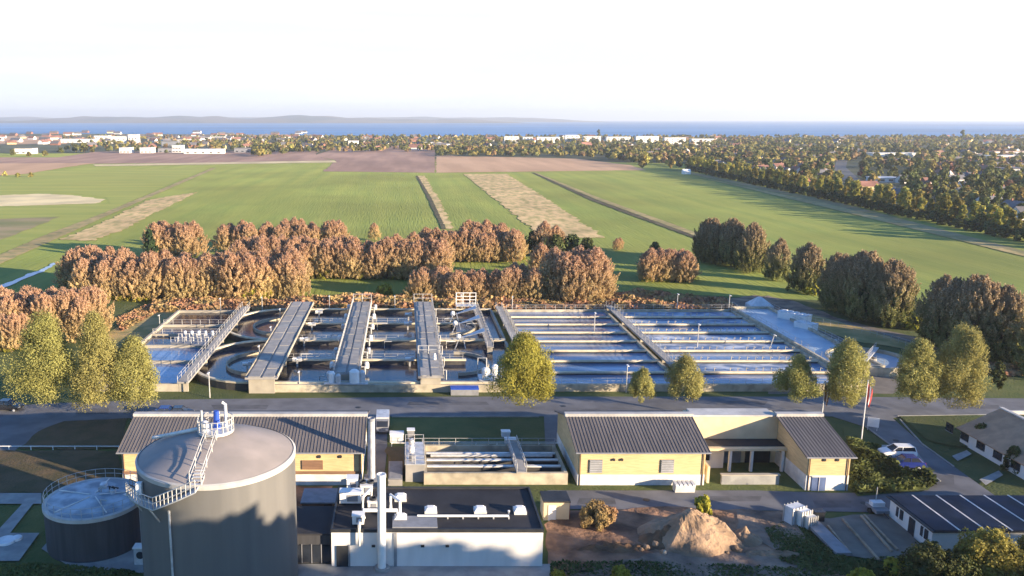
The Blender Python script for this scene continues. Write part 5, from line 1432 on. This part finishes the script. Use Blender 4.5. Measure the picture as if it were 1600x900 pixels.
# ---- heaps
def heap(name, label, px, py, rx, ry, h, m, seed, cat='soil heap', peak=1.0):
    q = P(px, py); mb = MB(); n = 44; k = 18; v = [(q.x, q.y, h * (1 + .1))]; f = []
    for i in range(1, k + 1):
        t_ = i / k
        for j in range(n):
            a = 2 * math.pi * j / n
            e = 1 + .22 * noise.noise(Vector((math.cos(a) * 1.3, math.sin(a) * 1.3, seed))) + .08 * noise.noise(Vector((math.cos(a) * 4, math.sin(a) * 4, seed)))
            x, y = q.x + rx * e * t_ * math.cos(a), q.y + ry * e * t_ * math.sin(a)
            z = h * max(0, 1 - t_ ** peak) * (1 + .35 * noise.noise(Vector((x * .5, y * .5, seed)))) + (.35 * noise.noise(Vector((x * 1.2, y * 1.2, seed))) + .18 * noise.noise(Vector((x * 3, y * 3, seed)))) * (1 - t_ ** 3)
            v.append((x, y, max(.02, z) if i < k else -.15))
    for j in range(n): f.append((0, 1 + j, 1 + (j + 1) % n))
    for i in range(k - 1):
        for j in range(n):
            f.append((1 + i * n + j, 1 + (i + 1) * n + j, 1 + (i + 1) * n + (j + 1) % n, 1 + i * n + (j + 1) % n))
    mb.add(v, f); o = mb.build(name, m)
    return tag(o, label, cat)
tree('shrub', 'round rust-brown bush beside the site shed', 'shrub', 'scrub', hz(824, 787), 2.1, .05, 9000, .13, dome_, 60, .5, .06, 207, loc=P(931, 822), aspect=2.5, upright=.5)
heap('sand_heap', 'largest pale excavated sand heap on the building site', 1080, 842, 5.6, 4.4, 3.1, 'sand', 7, peak=1.6)
heap('sand_heap', 'low dark front spur of the sand heap', 1040, 846, 3.6, 2.6, 1.8, 'brownsoil', 9)
heap('sand_heap', 'low pale sand heap right of the largest heap', 1162, 846, 2.3, 1.7, 1.5, 'sand', 12)
heap('sand_heap', 'flat reddish spread of soil in front of the site shed', 960, 858, 6.0, 1.6, .5, 'brownsoil', 15)
heap('sand_heap', 'long low bank of sand at the near edge of the site', 1200, 868, 5.0, 1.2, .6, 'sand', 18)
place(LB_, USED, P(1096, 806), 2, (.55, .55, .9), 'yellow-green shrub behind the largest sand heap')
rg = random.Random(3)
for i in range(26):
    x, y = rg.uniform(1000, 1160), rg.uniform(835, 868)
    q = P(x, y); s = rg.uniform(.15, .42)
    bm = bmesh.new(); bmesh.ops.create_icosphere(bm, subdivisions=2, radius=s)
    for vv in bm.verts: vv.co *= 1 + .35 * noise.noise(vv.co * (1.8 / s) + Vector((i, 0, 0)))
    me = bpy.data.meshes.new('rock'); bm.to_mesh(me); bm.free(); me.materials.append(M['sand' if i % 3 else 'concrete'])
    o = bpy.data.objects.new('rock', me); C.objects.link(o); o.location = (q.x, q.y, s * .5 + .2)
    tag(o, 'small pale rock strewn at the foot of the sand heap', 'rock', 'rocks below the sand heap')

# ---- grey building with solar roof
q0, q1 = P(1393, 815), P(1447, 863)
K = 1.153
SBX, SY0, SY1, SH = 55.9, 70.2, 76.9, 2.4
SB = thing('flat_roof_cabin', 'long pale cabin building covered with dark solar panels', 'building', (66, 73, 0))
MB().box(SBX + 11, (SY0 + SY1) / 2, 0, 22, SY1 - SY0, SH).build('wall', 'whitewall', SB)
MB().box(SBX + 11, (SY0 + SY1) / 2, SH + .003, 22.6, SY1 - SY0 + .7, .16).build('roof', 'dark', SB)
for i in range(8):
    x = SBX - .1 + 2.75 * i
    s = MB().box(x + 1.36, (SY0 + SY1) / 2, SH + .168, 2.5, SY1 - SY0 + .5, .06).build('solar_panel', 'solar', SB)
    MB().box(x + 2.72, (SY0 + SY1) / 2, SH + .168, .16, SY1 - SY0 + .6, .09).build('batten', 'dirtywhite', s)
for y, d in ((71.3, 0), (73.2, 1), (75.2, 0)):
    if d: MB().box(SBX - .04, y, .05, .08, .9, 2.0).build('door', 'glass', SB)
    else:
        w_ = MB().box(SBX - .04, y, .95, .08, 1.1, 1.1).build('window', 'glass', SB)
        MB().box(SBX - .07, y, .9, .1, .1, 1.2).build('window_bar', 'white', w_)
# ---- house with brown roof on the right
K = 1.0
a_ = P(1507, 692)
hx, hy0, hy1 = P(1600, 756).x, P(1600, 768).y, P(1507, 692).y
hx = (hx + a_.x) / 2
HH = thing('brown_roofed_house', 'low white-walled house with a brown tiled roof at the edge of the lawn', 'house', (hx + 6, 90, 0))
MB().box(hx + 5.5, (hy0 + hy1) / 2, 0, 11, hy1 - hy0, 2.3).build('wall', 'whitewall', HH)
g = MB(); g.extrude([(hx, 2.303), (hx + 11, 2.303), (hx + 5.5, 4.9)], hy0 + .1, hy1 - .1); g.v = [(y, x, z) for x, y, z in g.v]; g.f = [tuple(reversed(f)) for f in g.f]; g.build('gable', 'brickbrown', HH)
for s, m in ((0, 'tile'), (1, 'roof')):
    e = hx - .5 if s == 0 else hx + 11.5
    r = MB(); r.slab([(e, hy0 - .4, 2.15), (e, hy1 + .4, 2.15), (hx + 5.5, hy1 + .4, 5.05), (hx + 5.5, hy0 - .4, 5.05)], .15)
    ro = r.build('roof', m, HH)
MB().box(hx + 5.5, (hy0 + hy1) / 2, 5.0, .5, hy1 - hy0 + .9, .2).build('ridge_cap', 'ridge', HH)
MB().box(hx + 8.5, hy1 + .3, 4.2, 6, .4, .5).build('ridge_light', 'ridge', HH)
for i in range(6):
    w_ = MB().box(hx - .04, hy0 + 1.6 + i * 3.3, .8, .08, 1.6, 1.2).build('window', 'glass', HH)
    MB().box(hx - .07, hy0 + 1.6 + i * 3.3, .74, .12, 1.7, .06).build('sill', 'grey', w_)
for x, y, s, l in ((1532, 700, .95, 'dark shrub tree against the white wall, farther one'), (1580, 738, .95, 'dark shrub tree against the white wall, nearer one'), (1518, 690, .55, 'small dark shrub at the corner of the white-walled house')):
    place(DG[0], USED, P(x, y), x, (s * .34, s * .34, s * .42), l)
# hedge between the car park and the narrow block
def hedge_row(label, px, n, size, h):
    pts = px; o = scatter('hedge', 'hedge', px, n, size, h, kind='thing'); del o['kind']
    return tag(o, label, 'hedge')
hedge_row('thick dark green hedge wrapping round the parking bay', [(1322, 690), (1345, 700), (1372, 700), (1408, 745), (1455, 752), (1460, 762), (1400, 772), (1340, 775), (1325, 755), (1340, 735)], 6500, .42, 2.1)
patch('hedge_soil', 'lawn', [(1318, 668), (1350, 672), (1376, 700), (1408, 745), (1462, 755), (1450, 768), (1340, 778), (1322, 760)], 0.23)

# ---- flags and sign
def flagpole(label, x, yb, yt, cols):
    q = P(x, yb); h = hz(yb, yt); t = thing('flagpole', label, 'flagpole', q)
    MB().tube([q, q + Vector((0, 0, h))], .09, 8, .05).build('pole', 'white', t)
    MB().lathe(q.x, q.y, [(.01, h), (.12, h + .08), (.01, h + .2)], 10).build('finial', 'rail', t)
    MB().lathe(q.x, q.y, [(.3, 0.15), (.3, .4), (.09, .45)], 12).build('foot', 'paving', t)
    fl = MB(); n = 9
    for k in range(n):
        def pt(u, vv): return (q.x + .08 + u * (.8 + .1 * math.sin(vv * 4)) * (1 - .25 * vv), q.y + .16 * math.sin(u * 7 + vv * 2), h - .25 - vv * 2.6 - u * 1.1)
        for j in range(6):
            a, b = k / n, (k + 1) / n; c, d = j / 6, (j + 1) / 6
            fl.add([pt(c, a), pt(d, a), pt(d, b), pt(c, b)], [(0, 1, 2, 3)])
    f = fl.build('flag', cols[0], t)
    bnd = MB()
    for k in range(n):
        def pt2(u, vv): return (q.x + .08 + u * (.8 + .1 * math.sin(vv * 4)) * (1 - .25 * vv), q.y - .02 + .16 * math.sin(u * 7 + vv * 2), h - .25 - vv * 2.6 - u * 1.1)
        a, b = k / n, (k + 1) / n
        bnd.add([pt2(.36, a), pt2(.52, a), pt2(.52, b), pt2(.36, b)], [(0, 1, 2, 3)])
    bnd.build('flag_stripe', cols[1], f)
flagpole('taller white flagpole with a red and white flag beside the hedge', 1345, 694, 596, ('red', 'white'))
flagpole('white flagpole with a dull brown flag behind the narrow block', 1284, 652, 597, ('brickbrown', 'dirtywhite'))
q = P(1363, 674)
t = thing('notice_board', 'white notice board on posts beside the access road', 'sign', q)
MB().box(q.x, q.y, .7, 1.5, .1, 1.4, -.5).build('board', 'white', t)
for s in (-.6, .6): MB().tube([(q.x + s * math.cos(-.5), q.y + .08 + s * math.sin(-.5), 0), (q.x + s * math.cos(-.5), q.y + .08 + s * math.sin(-.5), 2.1)], .05, 6).build('post', 'steel', t)

# ---- cars
def car(label, px, py, rot, paint, L=4.4, W=1.78, hh=1.5, estate=False, name='parked_car', loc=None):
    t = thing(name, label, 'car', loc if loc else P(px, py))
    t.location.z = .2
    t.rotation_euler = (0, 0, rot)
    base = t.location.copy()
    def put(mb, nm, m, par=t, smooth=False):
        mb.v = [(x + base.x, y + base.y, z + base.z) for x, y, z in mb.v]
        return mb.build(nm, m, par, smooth)
    st = [(-L / 2, .42, .78, .80), (-L / 2 + .12, .30, .92, .88), (-L * .32, .24, .96, .9), (0, .22, .95, .9), (L * .22, .22, .93, .9), (L * .36, .26, .84, .88), (L / 2 - .12, .30, .70, .82), (L / 2, .40, .58, .72)]
    b = MB(); v = []; f = []
    for x, z0, z1, k in st:
        w_ = W / 2 * k / .9
        v += [(x, -w_, z0), (x, -w_ * 1.02, (z0 + z1) / 2), (x, -w_ * .95, z1), (x, w_ * .95, z1), (x, w_ * 1.02, (z0 + z1) / 2), (x, w_, z0)]
    for i in range(len(st) - 1):
        for j in range(6):
            f.append((i * 6 + j, i * 6 + (j + 1) % 6, (i + 1) * 6 + (j + 1) % 6, (i + 1) * 6 + j))
    f += [tuple(range(6))[::-1], tuple(range((len(st) - 1) * 6, len(st) * 6))]
    b.add(v, f); body = put(b, 'body', paint)
    back = -L * .46 if estate else -L * .40
    g = MB(); w0, w1 = W * .455, W * .37
    v = [(back, -w0, .93), (L * .24, -w0, .92), (L * .24, w0, .92), (back, w0, .93), (back + (.25 if estate else .6), -w1, hh - .05), (L * .06, -w1, hh - .05), (L * .06, w1, hh - .05), (back + (.25 if estate else .6), w1, hh - .05)]
    g.add(v, [(3, 2, 1, 0), (4, 5, 6, 7), (0, 1, 5, 4), (1, 2, 6, 5), (2, 3, 7, 6), (3, 0, 4, 7)]); put(g, 'windows', 'glass')
    r = MB(); xa, xb = back + (.2 if estate else .55), L * .07
    r.box((xa + xb) / 2, 0, hh - .047, xb - xa, W * .76, .07); put(r, 'roof', paint)
    p_ = MB()
    for s in (-1, 1):
        p_.tube([(L * .24, s * w0, .93), (L * .065, s * w1, hh - .02)], .045, 4); p_.tube([(back, s * w0, .93), (xa, s * w1, hh - .02)], .06, 4); p_.tube([(-.25, s * (w0 + .005), .93), (-.3, s * (w1 + .005), hh - .03)], .045, 4)
    put(p_, 'pillars', paint)
    for x in (-L * .3, L * .31):
        for s in (-1, 1):
            wl = put(MB().tube([(x, s * (W / 2 - .2), .12), (x, s * (W / 2 + .01), .12)], .32, 16), 'wheel', 'tyre')
            put(MB().tube([(x, s * (W / 2 + .012), .12), (x, s * (W / 2 + .03), .12)], .2, 12), 'rim', 'steel', wl)
    for s in (-1, 1):
        put(MB().box(L / 2 - .06, s * W * .33, .52, .12, .32, .14), 'headlight', 'lamp')
        put(MB().box(-L / 2 + .03, s * W * .36, .66, .1, .26, .18), 'tail_light', 'lampred')
        put(MB().box(L * .19, s * (W / 2 + .06), .93, .12, .2, .13), 'mirror', paint)
    return t
car('white estate car parked in the bay beside the hedge', 1401, 714, math.pi - .05, 'carwhite', 4.5, estate=True)
car('dark blue car parked beside the white estate', 1414, 731, math.pi - .08, 'carblue', 4.3)
car('black car on the road by the largest olive tree', 14, 641, -.1, 'carblack', 4.4)
car('blue car half hidden behind the long brick roof', 262, 652, .05, 'carblue', 4.1)
car('small dark car beside the blue one behind the roof', 283, 652, .05, 'carblack', 3.9)
# van on the lane
q = P(598, 672)
t = thing('parked_van', 'pale grey box van at the top of the lane between lawn and roof', 'van', (q.x, q.y, .2))
MB().box(q.x, q.y + 1.0, .55, 1.9, 3.4, 1.7).build('box_body', 'steel', t)
b = MB(); b.extrude([(q.y - 2.1, .5), (q.y - .75, .5), (q.y - .75, 2.0), (q.y - 1.3, 1.95), (q.y - 2.0, 1.2)], q.x - .9, q.x + .9); b.build('cab', 'grey', t)
MB().slab([(q.x - .8, q.y - 2.02, 1.25), (q.x + .8, q.y - 2.02, 1.25), (q.x + .8, q.y - 1.38, 1.92), (q.x - .8, q.y - 1.38, 1.92)], .04).build('windscreen', 'glass', t)
for y in (-1.5, 1.8):
    for s in (-1, 1):
        MB().tube([(q.x + s * .7, q.y + y, .52), (q.x + s * .93, q.y + y, .52)], .36, 14).build('wheel', 'tyre', t)
for s in (-1, 1): MB().box(q.x + s * .65, q.y - 2.12, .75, .35, .08, .2).build('headlight', 'lamp', t)
# small trailer at the compound entrance
q = P(1371, 802)
t = thing('trailer', 'small grey trailer with an upright arrow board by the cabin', 'trailer', q)
MB().box(q.x, q.y, .5, 1.7, 2.4, .35).build('bed', 'grey', t); MB().box(q.x, q.y + .3, .853, 1.4, .9, .5).build('tool_box', 'tarp', t)
for s in (-1, 1): MB().tube([(q.x + s * .85, q.y, .35), (q.x + s * 1.05, q.y, .35)], .34, 14).build('wheel', 'tyre', t)
MB().tube([(q.x, q.y + .6, .8), (q.x, q.y + .6, 3.0)], .05, 6).build('mast', 'rail', t); MB().tube([(q.x, q.y - 1.2, .6), (q.x, q.y - 2.2, .45)], .06, 6).build('drawbar', 'dark', t)
# stacked white frames and tanks beside the compound
for i, (x, y, sx, sy, h, rot, m) in enumerate(((1240, 818, 2.0, 1.2, 2.2, .4, 'tarp'), (1253, 822, 1.5, 1.0, 2.0, .4, 'white'), (1264, 826, 1.2, .9, 1.6, .3, 'dirtywhite'))):
    q = P(x, y); t = thing('storage_crate', ('tallest white crate of stacked frames beside the timber racks', 'middle white crate with slatted sides beside the timber racks', 'smallest pale crate nearest the timber racks')[i], 'crate', q)
    MB().box(q.x, q.y, .2, sx * .94, sy * .94, h - .2, rot).build('body', m, t)
    fr = MB()
    for k in range(5):
        c, s = math.cos(rot), math.sin(rot); u = -sx / 2 + sx * k / 4
        for w_ in (-sy / 2 - .03, sy / 2 + .03):
            fr.box(q.x + u * c - w_ * s, q.y + u * s + w_ * c, 0, .09, .09, h + .1, rot)
    fr.build('frame', 'rail', t)
q = P(1277, 815); t = thing('rubbish_bin', 'dark wheeled bin beside the white crates', 'bin', q)
MB().prism([(q.x - .55, q.y - .45), (q.x + .55, q.y - .45), (q.x + .55, q.y + .45), (q.x - .55, q.y + .45)], .15, 1.3).build('body', 'dark', t); MB().box(q.x, q.y, 1.303, 1.25, 1.05, .1).build('lid', 'carblack', t)
for s in (-1, 1): MB().tube([(q.x + s * .5, q.y + .35, .15), (q.x + s * .6, q.y + .35, .15)], .15, 10).build('wheel', 'tyre', t)
# long timber edges on the ground
for i, (a, b) in enumerate((((1293, 826), (1327, 868)), ((1316, 815), (1373, 880)), ((1345, 810), (1393, 866)), ((1350, 809), (1402, 864)))):
    a_, b_ = P(*a), P(*b)
    o = MB().seg(a_, b_, .22, .2, .46).build('timber_beam', 'wood')
    tag(o, ('leftmost weathered beam edging the gravel bed by the crates', 'long weathered beam in the middle of the gravel bed', 'weathered beam nearer the cabin, one of a pair', 'weathered beam closest to the cabin')[i], 'beam')
o = MB(); a_, b_ = P(1268, 822), P(1318, 872)
o.seg(a_, b_, 1.6, .24, .6); tag(o.build('pallet_stack', 'grey'), 'grey row of stacked pallets left of the timber beams', 'pallet stack')
# discs on the paving by the tank
for x, y, r, l in ((10, 850, 1.0, 'larger round white manhole cover on the paved pad'), (27, 846, .55, 'smaller round white manhole cover on the paved pad')):
    q = P(x, y); t = MB(); t.lathe(q.x, q.y, [(r, .27), (r, .5), (r * .9, .56), (.01, .6)], 24); tag(t.build('manhole_cover', 'tarp'), l, 'manhole cover')
# rear garden trees in the near corner
NT = tree('broadleaf_tree', 'dense ochre-green tree filling the near corner in front of the solar cabin', 'tree', 'poplar', hz(915, 826), 3.3, .3, 16000, .15, dome_, 110, .7, .2, 201, loc=P(1540, 915), lump=.35)
tree('broadleaf_tree', 'shorter dark tree at the near corner, left of the ochre-green one', 'tree', 'greenleaf', hz(915, 850), 3.4, .3, 12000, .15, dome_, 90, .7, .2, 202, loc=P(1450, 915), lump=.3)
tree('broadleaf_tree', 'ochre-green tree cut by the corner of the frame', 'tree', 'poplar', hz(905, 832), 3.0, .3, 12000, .15, egg, 80, .7, .2, 203, loc=P(1618, 905), lump=.3)
for i, (x, y, s) in enumerate(((970, 905, .5), (872, 908, .42), (1400, 905, .8), (1345, 915, .6))):
    place(LB_, USED, P(x, y), i, (s, s, s), ('small yellow bush at the near edge below the sand bank', 'tiny yellow bush by the corner of the white building', 'low yellowish bush beside the dark corner tree', 'small low bush in the near grass')[i])
scatter('grass', 'lawn', [(860, 880), (1010, 880), (1240, 890), (1400, 870), (1440, 905), (1240, 925), (860, 925)], 9000, .18, .35)
scatter('grass', 'lawn', [(1195, 830), (1230, 815), (1280, 840), (1330, 880), (1300, 905), (1220, 880)], 6000, .18, .4)
scatter('grass', 'lawn', [(0, 885), (60, 883), (200, 893), (240, 905), (0, 915)], 4000, .18, .35)
# trees behind the camera whose long shade lies over the foreground
BK = [tree('shade_tree', 'tall tree of the belt behind the viewpoint', 'tree', 'greenleaf', 17.0, 4.6, 1.0, 2600, .8, egg, 60, 1.3, .35, 210 + i) for i in range(2)]
for i in range(46):
    x = 26 + i * 5.2 + random.uniform(-1.5, 1.5)
    if x < 74: top, y = 27.0, 25
    elif x < 108: top, y = 22.3, 27
    elif x < 165: top, y = 21.5, 27
    else: top, y = 28.0, 22
    s = top / 17.0 * random.uniform(.92, 1.03)
    place(BK[i % 2], USED, (x, y + random.uniform(-3, 1), 0), random.uniform(0, 6), (s * 1.15, s * 1.0, s), 'tall tree of the belt whose shade lies over the yard', 'tree belt behind the viewpoint')
# ------------------------------------------------------------------ air
HAZE = 9e-5
hb = MB(); hb.box(0, 10600, -3.0, 45000, 23000, 215)
m = bpy.data.materials.new('haze air'); m.use_nodes = True
n = m.node_tree.nodes; n.remove(n['Principled BSDF'])
pv = n.new('ShaderNodeVolumePrincipled'); pv.inputs['Color'].default_value = (0.80, 0.88, 1.0, 1); pv.inputs['Density'].default_value = HAZE; pv.inputs['Anisotropy'].default_value = 0.2
m.node_tree.links.new(pv.outputs[0], n['Material Output'].inputs['Volume'])
o = hb.build('haze', m); o['kind'] = 'stuff'
for o in list(C.objects):
    if o.parent is None and o.type == 'EMPTY' and not o.get('label'):
        print('unlabelled', o.name)
    if o.parent is None and o.type == 'EMPTY' and o.location.length < .01:
        print('left at origin', o.name, o.get('label'))
